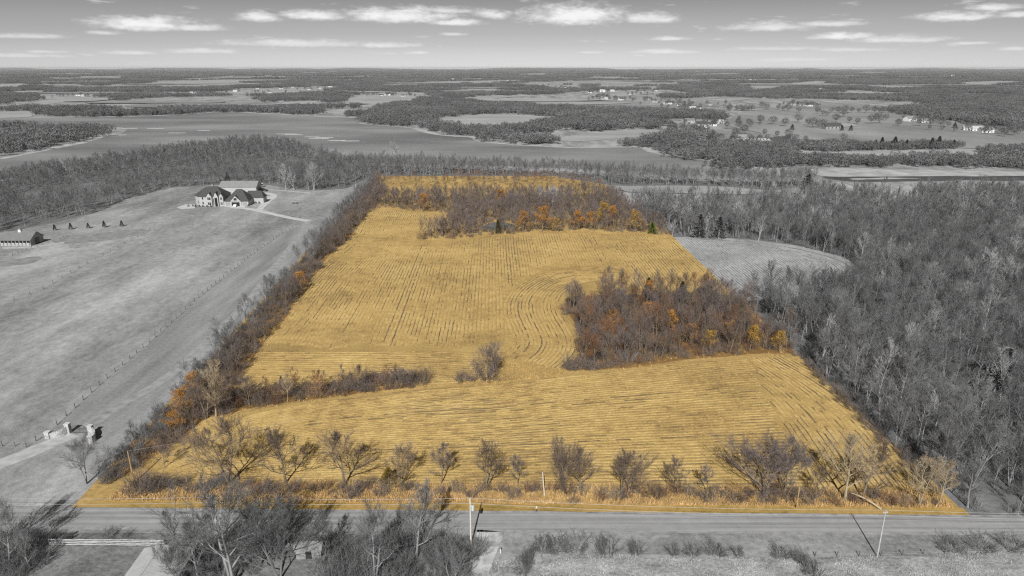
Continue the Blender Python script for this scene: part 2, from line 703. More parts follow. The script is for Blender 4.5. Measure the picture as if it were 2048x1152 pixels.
LAKE_PX = [(-250, 382), (0, 360), (200, 326), (400, 297), (520, 284), (575, 290), (640, 310), (740, 326), (1000, 334), (1200, 340), (1420, 345), (1530, 338),
           (1460, 326), (1400, 318), (1350, 312), (1300, 304), (1290, 293), (1150, 296), (1030, 290), (950, 283), (965, 276), (890, 271), (830, 257),
           (740, 251), (700, 246), (735, 236), (640, 233), (560, 229), (470, 224), (410, 226), (330, 231), (200, 234), (0, 237), (-200, 239),
           (-200, 247), (0, 249), (120, 250), (235, 252), (262, 258), (250, 265), (200, 276), (130, 292), (60, 306), (0, 318), (-250, 350)]
LAKE = W(LAKE_PX)
sheet('lake', LAKE, 0.10, 'lake_water', None, 20, 8, 2)
SHORE = [[(0, 318), (60, 306), (130, 291), (165, 285)], [(830, 257), (868, 268), (890, 271), (965, 275), (950, 282), (1030, 290), (1150, 296), (1290, 293), (1300, 304), (1350, 312), (1400, 318), (1460, 326), (1528, 338)],
         [(470, 224), (560, 229), (640, 233), (735, 236)], [(200, 234), (330, 231), (410, 226)]]
for i, s in enumerate(SHORE):
    ln = smooth(W(s), 12, 3)
    b = MB()
    for a, c in zip(ln[:-1], ln[1:]):
        w = 3.0 + 5 * vnoise(a[0], a[1], 60)
        w2 = 3.0 + 5 * vnoise(c[0], c[1], 60)
        d = (c - a) / np.linalg.norm(c - a)
        n = np.array([-d[1], d[0]])
        b.quad((*(a - n * w), .13), (*(c - n * w2), .13), (*(c + n * w2), .13), (*(a + n * w), .13))
    struct('shore_bank', b, 'sand')
# far shore, mud flats and the low river behind the right-hand wood
sheet('mud_flat', W([(1618, 338), (1700, 336), (1850, 341), (2100, 344), (2300, 346), (2300, 353), (2048, 352), (1760, 353), (1660, 355), (1630, 349)]), .14, 'sand', None, 8, 3, 1)
sheet('river', W([(1640, 354), (1760, 352), (2048, 351), (2300, 352), (2300, 361), (2048, 361), (1800, 362), (1690, 364)]), .11, 'river_water', None, 8, 3, 1)
sheet('mud_flat', W([(1690, 357), (1780, 356), (1850, 357), (1780, 359), (1700, 360)]), .16, 'sand', None, 5, 2, 1)
sheet('mud_flat', W([(1652, 364), (1690, 364), (1706, 375), (1700, 384), (1672, 378)]), .15, 'sand', None, 4, 2, 1)

FIELDS = [  # pale open ground, outlines in frame pixels
    [(880, 237), (930, 231), (1010, 228), (1100, 234), (1085, 247), (960, 253), (885, 249)],
    [(1085, 279), (1200, 264), (1280, 259), (1330, 259), (1330, 270), (1240, 277), (1150, 284)],
    [(725, 190), (780, 184), (845, 186), (850, 193), (800, 208), (760, 211), (680, 206)],
    [(640, 224), (690, 218), (760, 216), (730, 226), (690, 231)],
    [(285, 218), (330, 210), (440, 202), (442, 207), (390, 212), (310, 222)], [(170, 222), (280, 219), (300, 223), (180, 226)],
    [(-80, 211), (75, 208), (72, 216), (-80, 219)], [(-80, 225), (66, 222), (64, 235), (-80, 238)], [(60, 205), (110, 199), (190, 195), (170, 201), (90, 209)],
    [(1480, 224), (1560, 213), (1640, 207), (1760, 224), (1860, 240), (2048, 262), (2250, 280), (2250, 318), (2048, 305), (1960, 296), (1750, 290), (1600, 282), (1500, 262), (1440, 250)],
    [(1105, 209), (1180, 203), (1300, 198), (1500, 194), (1480, 206), (1440, 214), (1250, 219), (1130, 214)],
    [(1560, 211), (1640, 205), (1760, 213), (1720, 217), (1620, 213)],
    [(1520, 308), (1650, 304), (1800, 302), (1940, 297), (1990, 312), (1960, 322), (1700, 322)],
    [(1233, 374), (1330, 372), (1450, 374), (1548, 383), (1500, 391), (1380, 388), (1250, 386)],
    [(1998, 496), (2060, 492), (2120, 510), (2100, 545), (2040, 548), (2010, 520)],
    [(430, 184), (560, 178), (640, 180), (620, 188), (480, 189)], [(300, 165), (430, 160), (600, 158), (560, 163), (380, 168)], [(340, 158), (420, 156), (500, 157), (400, 160)],
    [(760, 170), (860, 164), (960, 162), (900, 168), (800, 173)], [(900, 164), (1020, 160), (1060, 162), (960, 167)], [(1190, 165), (1300, 161), (1310, 164), (1240, 168)],
    [(1090, 175), (1150, 170), (1160, 173), (1130, 178)], [(-60, 172), (40, 167), (60, 170), (20, 177), (-60, 178)], [(0, 148), (120, 146), (240, 148), (160, 150)],
    [(1580, 167), (1640, 162), (1640, 168), (1600, 170)], [(1800, 155), (1880, 152), (1880, 155), (1830, 157)], [(1410, 200), (1470, 196), (1520, 197), (1450, 203)],
    [(1330, 150), (1460, 146), (1520, 148), (1400, 152)], [(1030, 148), (1100, 146), (1130, 148), (1060, 150)], [(1680, 146), (1760, 144), (1790, 146), (1720, 148)],
    [(560, 146), (680, 144), (700, 146), (600, 148)], [(1200, 190), (1290, 183), (1310, 187), (1240, 194)], [(1650, 250), (1690, 247), (1720, 252), (1680, 256)],
    [(560, 205), (620, 202), (640, 206), (590, 210)], [(880, 184), (960, 178), (1000, 180), (920, 187)], [(930, 196), (1000, 191), (1030, 194), (960, 200)],
    [(1730, 175), (1800, 171), (1840, 173), (1770, 178)], [(1900, 166), (2000, 162), (2048, 164), (1950, 170)], [(1470, 176), (1540, 172), (1560, 175), (1500, 179)],
    [(1150, 156), (1240, 153), (1260, 155), (1180, 158)], [(700, 153), (780, 151), (800, 153), (740, 155)], [(100, 157), (190, 154), (220, 156), (140, 160)],
]
_fr = np.random.default_rng(5)
for _ in range(70):        # small clearings scattered over the far woods
    yy = _fr.uniform(1500, 9000)
    xx = _fr.uniform(-.75, .75) * yy
    ww, dd = _fr.uniform(60, 240) * (.6 + yy / 5000), _fr.uniform(40, 120) * (.6 + yy / 4000)
    px, py, _d = PX(xx, yy)
    FIELDS.append([PX(xx + ww * math.cos(t) * _fr.uniform(.7, 1.2), yy + dd * math.sin(t) * _fr.uniform(.7, 1.2))[:2] for t in np.linspace(0, 6.28, 9)[:-1]])
FIELD_W = []
for i, f in enumerate(FIELDS):
    P = W(f)
    ext = np.ptp(P, axis=0).min()
    P = smooth(P, max(6, ext / 12), 2, True)
    FIELD_W.append(P)
    b = MB()
    b.poly([(p[0], p[1], .2 + .02 * i) for p in P])
    struct('far_field', b, 'far_pasture' if i in (9, 10, 11) or (i > 40 and i % 2) else 'far_field')

# grey stubble continuing beyond the parcel on the right
GREY_FIELD = W([(1352, 478), (1420, 479), (1500, 484), (1600, 497), (1685, 520), (1716, 543), (1708, 562), (1672, 586), (1600, 596), (1520, 594), (1462, 584)])
sheet('stubble_ground', GREY_FIELD, 0.03, 'soil_grey', None, 5, 0, 2)

sheet('mown_patch', W([(95, 480), (150, 471), (280, 457), (305, 460), (262, 473), (185, 485), (120, 489)]), .02, 'mown_dark', None, 3, 1.0, 2)
sheet('mown_patch', W([(-60, 525), (20, 522), (75, 510), (90, 513), (60, 530), (-60, 536)]), .02, 'mown_dark', None, 3, 1.0, 2)
sheet('sand_patch', W([(135, 491), (165, 484), (183, 487), (175, 494), (145, 497)]), .024, 'gravel_track', None, 2, .8, 2)
sheet('mown_lane', W([(97, 868), (190, 779), (300, 685), (400, 595), (500, 513), (560, 471), (600, 450), (665, 452), (595, 532), (525, 612), (455, 692), (385, 767), (305, 852), (220, 942), (190, 960), (150, 905)]), .008, 'lane_grass', None, 3, .6, 1)
# road
ROAD_F = (np.array(G(-700, 1011)), np.array(G(2900, 1043)))
ROAD_N = (np.array(G(-700, 1049)), np.array(G(2900, 1073)))
rb = MB()
N = 60
for i in range(N):
    a, c = i / N, (i + 1) / N
    f0, f1 = ROAD_F[0] + (ROAD_F[1] - ROAD_F[0]) * a, ROAD_F[0] + (ROAD_F[1] - ROAD_F[0]) * c
    n0, n1 = ROAD_N[0] + (ROAD_N[1] - ROAD_N[0]) * a, ROAD_N[0] + (ROAD_N[1] - ROAD_N[0]) * c
    w0, w1 = .18 * (vnoise(n0[0], 0, 4) - .5), .18 * (vnoise(n1[0], 0, 4) - .5)
    rb.quad((n0[0], n0[1] + w0, .06), (n1[0], n1[1] + w1, .06), (f1[0], f1[1] + w1, .06), (f0[0], f0[1] + w0, .06))
struct('road', rb, 'asphalt')


def road_y(x, side):
    a, b = (ROAD_F if side == 'far' else ROAD_N)
    return a[1] + (b[1] - a[1]) * (x - a[0]) / (b[0] - a[0])


rd = np.array(ROAD_F[1] - ROAD_F[0])
ROAD_RZ = math.atan2(rd[1], rd[0])
# gravel shoulder lines and faint edge lines
for side, off in (('near', -0.25), ('far', 0.25)):
    b = MB()
    for x in np.arange(-160, 170, 4.0):
        y0, y1 = road_y(x, side) + off, road_y(x + 4, side) + off
        w0, w1 = .22 + .25 * vnoise(x, 3, 5), .22 + .25 * vnoise(x + 4, 3, 5)
        b.quad((x, y0 - w0, .05), (x + 4, y1 - w1, .05), (x + 4, y1 + w1, .05), (x, y0 + w0, .05))
    struct('road_shoulder', b, 'gravel_track')
# mown verge on the far side (gold, in the parcel) and near side (grey)
b = MB()
for x in np.arange(-82, 86, 4.0):
    y0, y1 = road_y(x, 'far') + .3, road_y(x + 4, 'far') + .3
    b.quad((x, y0, .035), (x + 4, y1, .035), (x + 4, y1 + 2.6, .035), (x, y0 + 2.6, .035))
struct('verge', b, 'verge_gold')
b = MB()
for x in np.arange(-160, 170, 4.0):
    y0, y1 = road_y(x, 'near') - .3, road_y(x + 4, 'near') - .3
    d0 = 6.0 if x > -3 else 1.2
    b.quad((x, y0 - d0, .035), (x + 4, y1 - d0, .035), (x + 4, y1, .035), (x, y0, .035))
struct('verge', b, 'mown_verge')
sheet('yard', W([(-400, 1062), (300, 1063), (700, 1066), (960, 1076), (985, 1090), (960, 1160), (940, 1230), (-400, 1230)]), .022, 'yard_grass', None, 3, .8, 1)
mp = W([(985, 1118), (1200, 1112), (1500, 1116), (1700, 1113), (2048, 1106), (2400, 1100), (2500, 1230), (900, 1230), (960, 1150)])
sheet('rough_meadow', mp, 0.03, 'rough_meadow', None, 2.5, 1.0, 1)


def ribbon(name, px, width, z, m, label=None, world=False):
    ln = smooth(np.array(px) if world else W(px), 2.5, 6)
    b = MB()
    for i in range(len(ln)):
        d = ln[min(i + 1, len(ln) - 1)] - ln[max(i - 1, 0)]
        d = d / np.linalg.norm(d)
        n = np.array([-d[1], d[0]])
        w = (width[0] + (width[1] - width[0]) * i / (len(ln) - 1)) * .5 if hasattr(width, '__len__') else width * .5
        w *= .9 + .25 * vnoise(ln[i][0], ln[i][1], 4)
        b.v += [(*(ln[i] - n * w), z), (*(ln[i] + n * w), z)]
    for i in range(len(ln) - 1):
        b.f.append((2 * i, 2 * i + 2, 2 * i + 3, 2 * i + 1))
    return struct(name, b, m, label)


ribbon('driveway', [(-120, 968), (0, 931), (60, 905), (110, 884), (150, 868)], (5.2, 4.2), .04, 'gravel')
ribbon('driveway', [(149, 868.5), (170, 858), (205, 833), (250, 806), (285, 786)], (3.6, 3.0), .045, 'gravel_track')
ribbon('grass_track', [(285, 786), (340, 752), (420, 680), (500, 600), (560, 522), (600, 470), (618, 442)], 3.2, .03, 'track_grass')
ribbon('driveway', [(618, 442), (585, 437), (545, 428), (520, 422), (497, 417), (470, 415)], 4.2, .05, 'concrete')
ribbon('driveway', [(517, 421), (526, 411), (540, 399), (551, 393), (545, 388), (528, 386)], 4.2, .055, 'concrete')
ribbon('driveway', [(528, 379), (560, 381), (620, 386)], 3.2, .05, 'gravel')
sheet('forecourt', W([(441, 412), (448, 409), (496, 408), (488, 416), (470, 417)]), .06, 'concrete')
sheet('forecourt', W([(510, 395), (514, 392), (543, 393), (538, 398)]), .06, 'concrete')
sheet('patio', W([(353, 415), (370, 409), (390, 409), (390, 417), (362, 418)]), .06, 'concrete')
ribbon('dirt_track', [(982, 1062), (978, 1080), (970, 1105), (958, 1140), (946, 1175)], (5.0, 3.4), .05, 'dirt')
ribbon('country_road', [(1700, 236), (1760, 244), (1850, 262), (1950, 281), (2100, 309)], 9, .3, 'gravel')
ribbon('country_road', [(1410, 196), (1450, 206), (1480, 214), (1600, 224), (1700, 236)], 9, .3, 'gravel')

# ================================================================== STUBBLE ROWS
FAR_FIELD = W([(737, 424), (800, 421), (880, 428), (900, 440), (868, 460), (828, 482), (850, 486), (900, 484), (1030, 470), (1160, 465), (1290, 472), (1354, 480),
               (1462, 584), (1440, 592), (1300, 585), (1200, 585), (1135, 600), (1118, 622), (1148, 652), (1166, 690), (1150, 716), (1120, 745), (1000, 764),
               (860, 768), (640, 782), (500, 795), (478, 790), (492, 738), (520, 700), (570, 640), (610, 582), (650, 522), (700, 475)])
NEAR_FIELD = W([(322, 908), (400, 862), (480, 824), (640, 800), (860, 774), (1000, 769), (1130, 749), (1290, 735), (1400, 721), (1560, 710), (1608, 724), (1640, 756), (1705, 815),
                (1790, 893), (1875, 972), (1850, 982), (1500, 984), (1200, 982), (800, 976), (560, 965), (380, 965), (300, 950)])
sheet('stubble_ground', FAR_FIELD, 0.034, 'soil_gold', None, 4, 0, 1)
sheet('stubble_ground', NEAR_FIELD, 0.036, 'soil_gold', None, 4, 0, 1)
SP = 1.28


def fbm(x, y, s):
    return (vnoise(x, y, s) * .55 + vnoise(x + 91, y + 17, s * .47) * .3 + vnoise(x - 31, y + 57, s * .2) * .15)


class Rows:
    def __init__(self):
        self.b = MB()
        self.d = MB()

    def row(self, P, keep, dark, track=False):
        """one windrow of stalks and chaff along P, and the broken line of bare soil beside it"""
        n = len(P)
        d = np.gradient(P, axis=0)
        d /= np.linalg.norm(d, axis=1)[:, None] + 1e-9
        nn = np.stack([-d[:, 1], d[:, 0]], 1)
        rnd = RNG.random(n)
        w = SP * (.95 - .30 * rnd - .35 * np.clip(fbm(P[:, 0] + 40, P[:, 1] - 90, 38) - .38, 0, .3)) * .5
        z = .07 + .09 * RNG.random(n)
        off = (RNG.random(n) - .5) * .30
        nz = fbm(P[:, 0], P[:, 1], 30)
        ks = RNG.choice([1.4, 2.5, 5.0])
        kk = RNG.random(int(n / ks) + 3)
        nl = np.interp(np.arange(n) / ks, np.arange(len(kk)), kk) + .5 * (RNG.random(n) - .5)
        thr = .80 - 3.2 * np.clip(nz - .47, 0, .20) - dark * 1.5
        gap = nl > thr
        gw = SP * (.035 + .10 * RNG.random(n) + .12 * dark)
        if track:
            gap |= RNG.random(n) > .35
            gw = gw + SP * .07
        v, f = self.b.v, self.b.f
        dv, df = self.d.v, self.d.f
        prev = pd = None
        for i in range(n):
            if not keep[i]:
                prev = pd = None
                continue
            c = P[i] + nn[i] * off[i]
            k = len(v)
            a, e = c - nn[i] * w[i], c + nn[i] * w[i]
            v.append((a[0], a[1], .038))
            v.append((c[0], c[1], z[i]))
            v.append((e[0], e[1], .038))
            if prev is not None:
                f.append((prev, k, k + 1, prev + 1))
                f.append((prev + 1, k + 1, k + 2, prev + 2))
            prev = k
            if gap[i]:
                c = P[i] + nn[i] * (SP * .5 + off[i] * .7)
                k = len(dv)
                g0, g1 = c - nn[i] * gw[i], c + nn[i] * gw[i]
                dv.append((g0[0], g0[1], .098))
                dv.append((g1[0], g1[1], .098))
                if pd is not None:
                    df.append((pd, k, k + 1, pd + 1))
                pd = k
            else:
                pd = None


gold, greyr = Rows(), Rows()
HEAD = smooth(W([(1260, 560), (1200, 558), (1145, 568), (1117, 592), (1113, 618), (1140, 655), (1163, 688), (1158, 712), (1120, 738)]), 2.0, 30)
# headland windrows bending round the wooded hollow
nrm = np.gradient(HEAD, axis=0)
nrm /= np.linalg.norm(nrm, axis=1)[:, None]
nrm = np.stack([nrm[:, 1], -nrm[:, 0]], 1)
if (HEAD + nrm * 5)[:, 0].mean() > HEAD[:, 0].mean():
    nrm = -nrm
NARC = 15
for k in range(NARC):
    L = smooth(HEAD + nrm * (1.0 + k * SP), 1.6, 3)
    gold.row(L, inside(FAR_FIELD, L), .13, k in (8, 11))


def arc_cover(P):
    dd = np.linalg.norm(P[:, None, :] - HEAD[None, ::3, :], axis=2)
    j = dd.argmin(1)
    return (dd.min(1) < NARC * SP + .6) & (j > 0) & (j < dd.shape[1] - 1)


# long rows
GEDGE = smooth(W([(1570, 494), (1620, 503), (1682, 521), (1712, 543), (1704, 561), (1668, 583), (1620, 592)]), 2.0, 12)
gn = np.gradient(GEDGE, axis=0)
gn /= np.linalg.norm(gn, axis=1)[:, None]
gn = np.stack([gn[:, 1], -gn[:, 0]], 1)
for k in range(9):
    L = smooth(GEDGE + gn * (1.0 + k * SP), 1.6, 3)
    greyr.row(L, inside(GREY_FIELD, L), .10, k in (4, 6))


def inside_edge(P):
    dd = np.linalg.norm(P[:, None, :] - GEDGE[None, ::2, :], axis=2)
    j = dd.argmin(1)
    return (dd.min(1) < 9 * SP + .5) & (j > 0) & (j < dd.shape[1] - 1)


XMIN = min(FAR_FIELD[:, 0].min(), -125)
bot_px = 702
for x in np.arange(XMIN, 190, SP):
    yy = np.arange(150, 460, 1.7)
    bend = 2.5 * np.sin(yy * .012) + 6 * np.exp(-((yy - 330) / 45) ** 2) * np.clip(-(x + 40) / 40, 0, 1)
    P = np.stack([x + bend, yy], 1)
    lim = np.array([G(PX(p[0], p[1])[0], bot_px)[1] for p in P[:1]])[0]
    far_in = inside(FAR_FIELD, P)
    k1 = far_in & ~arc_cover(P) & (P[:, 1] > lim + 6 * vnoise(P[:, 0], P[:, 0] * 0, 9))
    if k1.any():
        gold.row(P, k1, .02, int(x / SP) % 31 in (0, 2))
    k2 = inside(GREY_FIELD, P)
    if k2.any():
        greyr.row(P, k2 & ~inside_edge(P), .04)
# cross rows on the lower headland of the far field
for y in np.arange(150, 215, SP):
    xx = np.arange(-90, 60, 1.7)
    P = np.stack([xx, y + (xx + 40) * .06 + 1.5 * np.sin(xx * .05)], 1)
    lim = G(1024, bot_px)[1]
    k = inside(FAR_FIELD, P) & (P[:, 1] < lim - .5) & ~arc_cover(P) & (vnoise(P[:, 0], P[:, 1], 14) > .25)
    if k.any():
        gold.row(P, k, .05)
# near field: rows follow its upper edge, and run lengthwise at the right-hand end
top = smooth(W([(300, 940), (400, 866), (480, 828), (640, 803), (860, 778), (1000, 772), (1130, 752), (1290, 738), (1400, 724), (1560, 713), (1640, 716)]), 2.0, 30)
xx = np.arange(-82, 70, 1.7)
ty = np.interp(xx, top[:, 0], top[:, 1])
by = np.array([G(1024, 986)[1]] * len(xx))
for t in np.arange(0, 1, SP / 62.0):
    y = by + (ty - by) * t
    P = np.stack([xx, y], 1)
    seam = 62 + 5 * vnoise(P[:, 1] * 0, P[:, 1], 20) + (P[:, 1] - 150) * .10
    k = inside(NEAR_FIELD, P) & (P[:, 0] < seam)
    gold.row(P, k, .0, int(t / (SP / 62.0)) in (33, 35, 17))
for x in np.arange(50, 95, SP):
    yy = np.arange(110, 196, 1.6)
    P = np.stack([x + 3.5 * np.exp(-((yy - 195) / 26) ** 2) * -3.0 - 2.5 * np.exp(-((yy - 112) / 22) ** 2), yy], 1)
    seam = 62 + 5 * vnoise(P[:, 1] * 0, P[:, 1], 20) + (P[:, 1] - 150) * .10
    k = inside(NEAR_FIELD, P) & (P[:, 0] > seam + .5)
    gold.row(P, k, .12, int(x / SP) % 9 == 3)
for rw, mm, lb in ((gold, 'furrow_gold', 'dark bare soil lines between the golden stubble rows'), (greyr, 'furrow_grey', 'dark bare soil lines between the grey stubble rows')):
    tag(build('bare_soil', rw.d, mm), lb, 'soil', None, 'stuff')
o = build('corn_stubble', gold.b, 'stubble_gold')
tag(o, 'golden rows of cut corn stubble and chaff on the field', 'stubble', None, 'stuff')
o = build('corn_stubble', greyr.b, 'stubble_grey')
tag(o, 'grey rows of cut corn stubble on the field beyond the right-hand boundary', 'stubble', None, 'stuff')


# ================================================================== TREES
def unit(v):
    return v / (np.linalg.norm(v) + 1e-9)


def sliver(b, p, d, L, w, rng):
    """a twig: one long thin face"""
    s = unit(np.cross(d, rng.normal(size=3))) * w
    e = p + d * L
    k = len(b.v)
    b.v += [tuple(p - s), tuple(p + s), tuple(e)]
    b.f.append((k, k + 1, k + 2))


def tree_proto(seed, H=12.0, Wd=9.0, n1=12, n2=7, n3=8, n4=3, base=.2, r0=.2, tw=.022, stems=1, leaves=0, leaf=.3, upw=.25, lean=0.03, hang=0.0):
    """bare broad-leaved tree: trunk with limbs (first mesh), branches, twigs and any leaves (second, third)"""
    rng = np.random.default_rng(seed)
    T, C, L = MB(), MB(), MB()
    stem_lines = []
    for s in range(stems):
        az0 = rng.uniform(0, 6.28)
        ln = rng.uniform(.10, .26) if stems > 1 else lean
        d = unit(np.array([math.cos(az0) * ln, math.sin(az0) * ln, 1.0]))
        p = np.array([math.cos(az0) * .12 * (stems > 1), math.sin(az0) * .12 * (stems > 1), -.15])
        hh = H * (rng.uniform(.75, 1.0) if s else 1.0) * .9
        pts, rad = [p], [r0 * 1.3 / (stems ** .4)]
        for i in range(7):
            d = unit(d + rng.normal(size=3) * .07 + np.array([0, 0, .05]))
            p = p + d * hh / 7
            pts.append(p)
            rad.append(r0 / (stems ** .4) * (1 - .88 * ((i + 1) / 7) ** .85))
        T.tube(pts, rad, 6)
        stem_lines.append((np.array(pts), np.array(rad), hh))
    ends = []
    for (pts, rad, hh) in stem_lines:
        k1 = max(4, int(n1 / stems ** .6))
        for i in range(k1):
            t = base + (.985 - base) * ((i + rng.uniform(.1, .9)) / k1) ** .85
            f = t * 7
            j = min(int(f), 6)
            p0 = pts[j] + (pts[j + 1] - pts[j]) * (f - j)
            rr = (rad[j] + (rad[j + 1] - rad[j]) * (f - j))
            azi = i * 2.4 + rng.uniform(-.5, .5)
            inc = R(68) * (1 - t) + R(22) * t + rng.uniform(-.18, .18)
            d = np.array([math.cos(azi) * math.sin(inc), math.sin(azi) * math.sin(inc), math.cos(inc)])
            LL = Wd * .5 * (1.15 - .62 * max(0, (t - base) / (1 - base))) * rng.uniform(.75, 1.15)
            LL = min(LL, (H * 1.03 - p0[2]) / max(.25, d[2] + .25))
            lp, lr, p = [p0], [min(rr * .7, r0 * .5)], p0
            for q in range(4):
                d = unit(d + np.array([0, 0, upw * .5]) + rng.normal(size=3) * .13)
                p = p + d * LL / 4
                lp.append(p)
                lr.append(lr[0] * (1 - .82 * (q + 1) / 4))
            T.tube(lp, lr, 4)
            lp = np.array(lp)
            for b_ in range(n2):
                t2 = .18 + .82 * (b_ + rng.uniform(0, 1)) / n2
                f = min(t2 * 4, 3.999)
                j = int(f)
                q0 = lp[j] + (lp[j + 1] - lp[j]) * (f - j)
                dl = unit(lp[j + 1] - lp[j])
                side = unit(np.cross(dl, rng.normal(size=3)))
                d2 = unit(dl * .9 + side * .68 + np.array([0, 0, .22 - hang]))
                L2 = LL * (.60 - .24 * t2) * rng.uniform(.7, 1.25)
                m1 = q0 + d2 * L2 * .5
                d3 = unit(d2 + np.array([0, 0, .2 - hang]) + rng.normal(size=3) * .12)
                m2 = m1 + d3 * L2 * .5
                rb = max(lr[j] * .45, tw * 1.3)
                C.tube([q0, m1, m2], [rb, rb * .6, tw * .5], 3, False)
                for c in range(n3):
                    t3 = .12 + .88 * (c + rng.uniform(0, 1)) / n3
                    s0 = q0 + (m1 - q0) * t3 * 2 if t3 < .5 else m1 + (m2 - m1) * (t3 * 2 - 1)
                    d4 = unit(d3 * .85 + rng.normal(size=3) * .42 + np.array([0, 0, .2 - hang]))
                    L4 = L2 * rng.uniform(.35, .75) * (1.1 - .4 * t3)
                    sliver(C, s0, d4, L4, tw, rng)
                    ends.append(s0 + d4 * L4)
                    for e in range(n4):
                        s1 = s0 + d4 * L4 * rng.uniform(.15, .85)
                        d5 = unit(d4 + rng.normal(size=3) * .42)
                        sliver(C, s1, d5, L4 * rng.uniform(.35, .7), tw * .7, rng)
    if leaves:
        ends = np.array(ends)
        for i in range(leaves):
            c = ends[rng.integers(len(ends))] + rng.normal(size=3) * leaf * 1.1
            a = unit(rng.normal(size=3)) * leaf * rng.uniform(.6, 1.2)
            bb = unit(np.cross(a, rng.normal(size=3))) * leaf * rng.uniform(.4, .9)
            k = len(L.v)
            L.v += [tuple(c - a * .6), tuple(c + bb * .5), tuple(c + a * .6), tuple(c - bb * .5)]
            L.f.append((k, k + 1, k + 2, k + 3))
    return T, C, L


def shrub_proto(seed, H=3.0, Wd=3.6, n=22, tw=.018, sub=9):
    rng = np.random.default_rng(seed)
    T, C = MB(), MB()
    for i in range(n):
        azi = rng.uniform(0, 6.28)
        rad = Wd * .32 * math.sqrt(rng.uniform(0, 1))
        p = np.array([math.cos(azi) * rad, math.sin(azi) * rad, -.08])
        out = rng.uniform(.1, .75)
        d = unit(np.array([math.cos(azi) * out, math.sin(azi) * out, 1.0]))
        L = H * rng.uniform(.55, 1.05)
        pts, rr = [p], [tw * 2.2]
        for q in range(3):
            d = unit(d + rng.normal(size=3) * .14)
            p = p + d * L / 3
            pts.append(p)
            rr.append(tw * 2.2 * (1 - .75 * (q + 1) / 3))
        T.tube(pts, rr, 3, False)
        pts = np.array(pts)
        for c in range(sub):
            t = rng.uniform(.15, 1)
            f = min(t * 3, 2.999)
            j = int(f)
            s0 = pts[j] + (pts[j + 1] - pts[j]) * (f - j)
            d2 = unit(d * .6 + rng.normal(size=3) * .6 + np.array([0, 0, .2]))
            L2 = L * rng.uniform(.2, .42)
            sliver(C, s0, d2, L2, tw, rng)
            for e in range(2):
                s1 = s0 + d2 * L2 * rng.uniform(.2, .8)
                sliver(C, s1, unit(d2 + rng.normal(size=3) * .6), L2 * rng.uniform(.4, .8), tw * .8, rng)
    return T, C, MB()


def cedar_proto(seed, H=6.0, Wd=3.0, n=1100, sz=.32):
    rng = np.random.default_rng(seed)
    T, C = MB(), MB()
    T.tube([(0, 0, -.1), (.03, 0, H * .5), (0, .02, H * .93)], [.12, .08, .02], 5)
    lob = rng.uniform(.75, 1.15, 16)
    for i in range(n):
        t = rng.uniform(.04, 1) ** .8
        azi = rng.uniform(0, 6.28)
        r = Wd * .5 * (1 - t) ** .75 * (.35 + .65 * math.sqrt(rng.uniform(0, 1))) * lob[int(azi / 6.29 * 8) + 8 * (t > .5)]
        c = np.array([math.cos(azi) * r, math.sin(azi) * r, t * H])
        d = unit(np.array([math.cos(azi), math.sin(azi), rng.uniform(.2, 1.2)]))
        s = unit(np.cross(d, rng.normal(size=3))) * sz * rng.uniform(.3, .6)
        e = c + d * sz * rng.uniform(.7, 1.5)
        k = len(C.v)
        C.v += [tuple(c - s), tuple(c + s), tuple(e)]
        C.f.append((k, k + 1, k + 2))
    return T, C, MB()


PROTO = {}        # kind -> list of (T, C, L, height)
PROTO['road'] = [(*tree_proto(10 + i, 12, w, n1, 9, 12, 4, bs, r, .0175, st, upw=u), 12) for i, (w, n1, bs, r, st, u) in enumerate(
    [(11, 13, .20, .24, 1, .22), (9, 14, .16, .2, 1, .35), (13, 14, .18, .28, 2, .18), (10, 12, .22, .22, 2, .3), (8, 13, .22, .18, 1, .4), (12, 15, .14, .25, 3, .2)])]
PROTO['wood'] = [(*tree_proto(40 + i, 13, w, n1, 7, 8, 3, bs, r, .02, st, upw=u), 13) for i, (w, n1, bs, r, st, u) in enumerate(
    [(8, 12, .32, .18, 1, .35), (7, 11, .38, .16, 1, .45), (9, 13, .28, .2, 2, .35), (10, 12, .25, .22, 1, .25), (7.5, 12, .3, .17, 3, .4), (9, 11, .35, .2, 2, .3)])]
PROTO['mid'] = [(*tree_proto(70 + i, 12, w, 9, 5, 5, 2, .28, .18, .05, st, upw=.35), 12) for i, (w, st) in enumerate([(8, 1), (9, 2), (7, 1), (10, 2), (8.5, 3)])]
PROTO['far'] = [(*tree_proto(90 + i, 12, w, 7, 4, 4, 1, .25, .2, .11, 1, upw=.35), 12) for i, w in enumerate([8, 10, 9])]
PROTO['oak'] = [(*tree_proto(110 + i, 9, w, 12, 6, 6, 1, .12, .2, .026, 1, 2600, .22, .2), 9) for i, w in enumerate([8, 7, 9])]
PROTO['sapling'] = [(*tree_proto(130 + i, 5, 3.4, 9, 5, 7, 3, .18, .07, .016, s, upw=.5), 5) for i, s in enumerate([1, 2, 3])]
PROTO['brush_leaf'] = [(*tree_proto(150 + i, 4, 4, 10, 5, 6, 1, .08, .07, .018, 3, 900, .2, .3), 4) for i in range(2)]
PROTO['shrub'] = [(*shrub_proto(170 + i, 3.0, w, n), 3) for i, (w, n) in enumerate([(3.6, 34), (4.4, 44), (3.0, 30), (5.0, 48)])]
PROTO['shrub_mid'] = [(*shrub_proto(180 + i, 3.0, w, 18, .034, 6), 3) for i, w in enumerate([3.8, 4.6])]
PROTO['cedar'] = [(*cedar_proto(190 + i, 6, w), 6) for i, w in enumerate([2.6, 3.2, 3.8])]

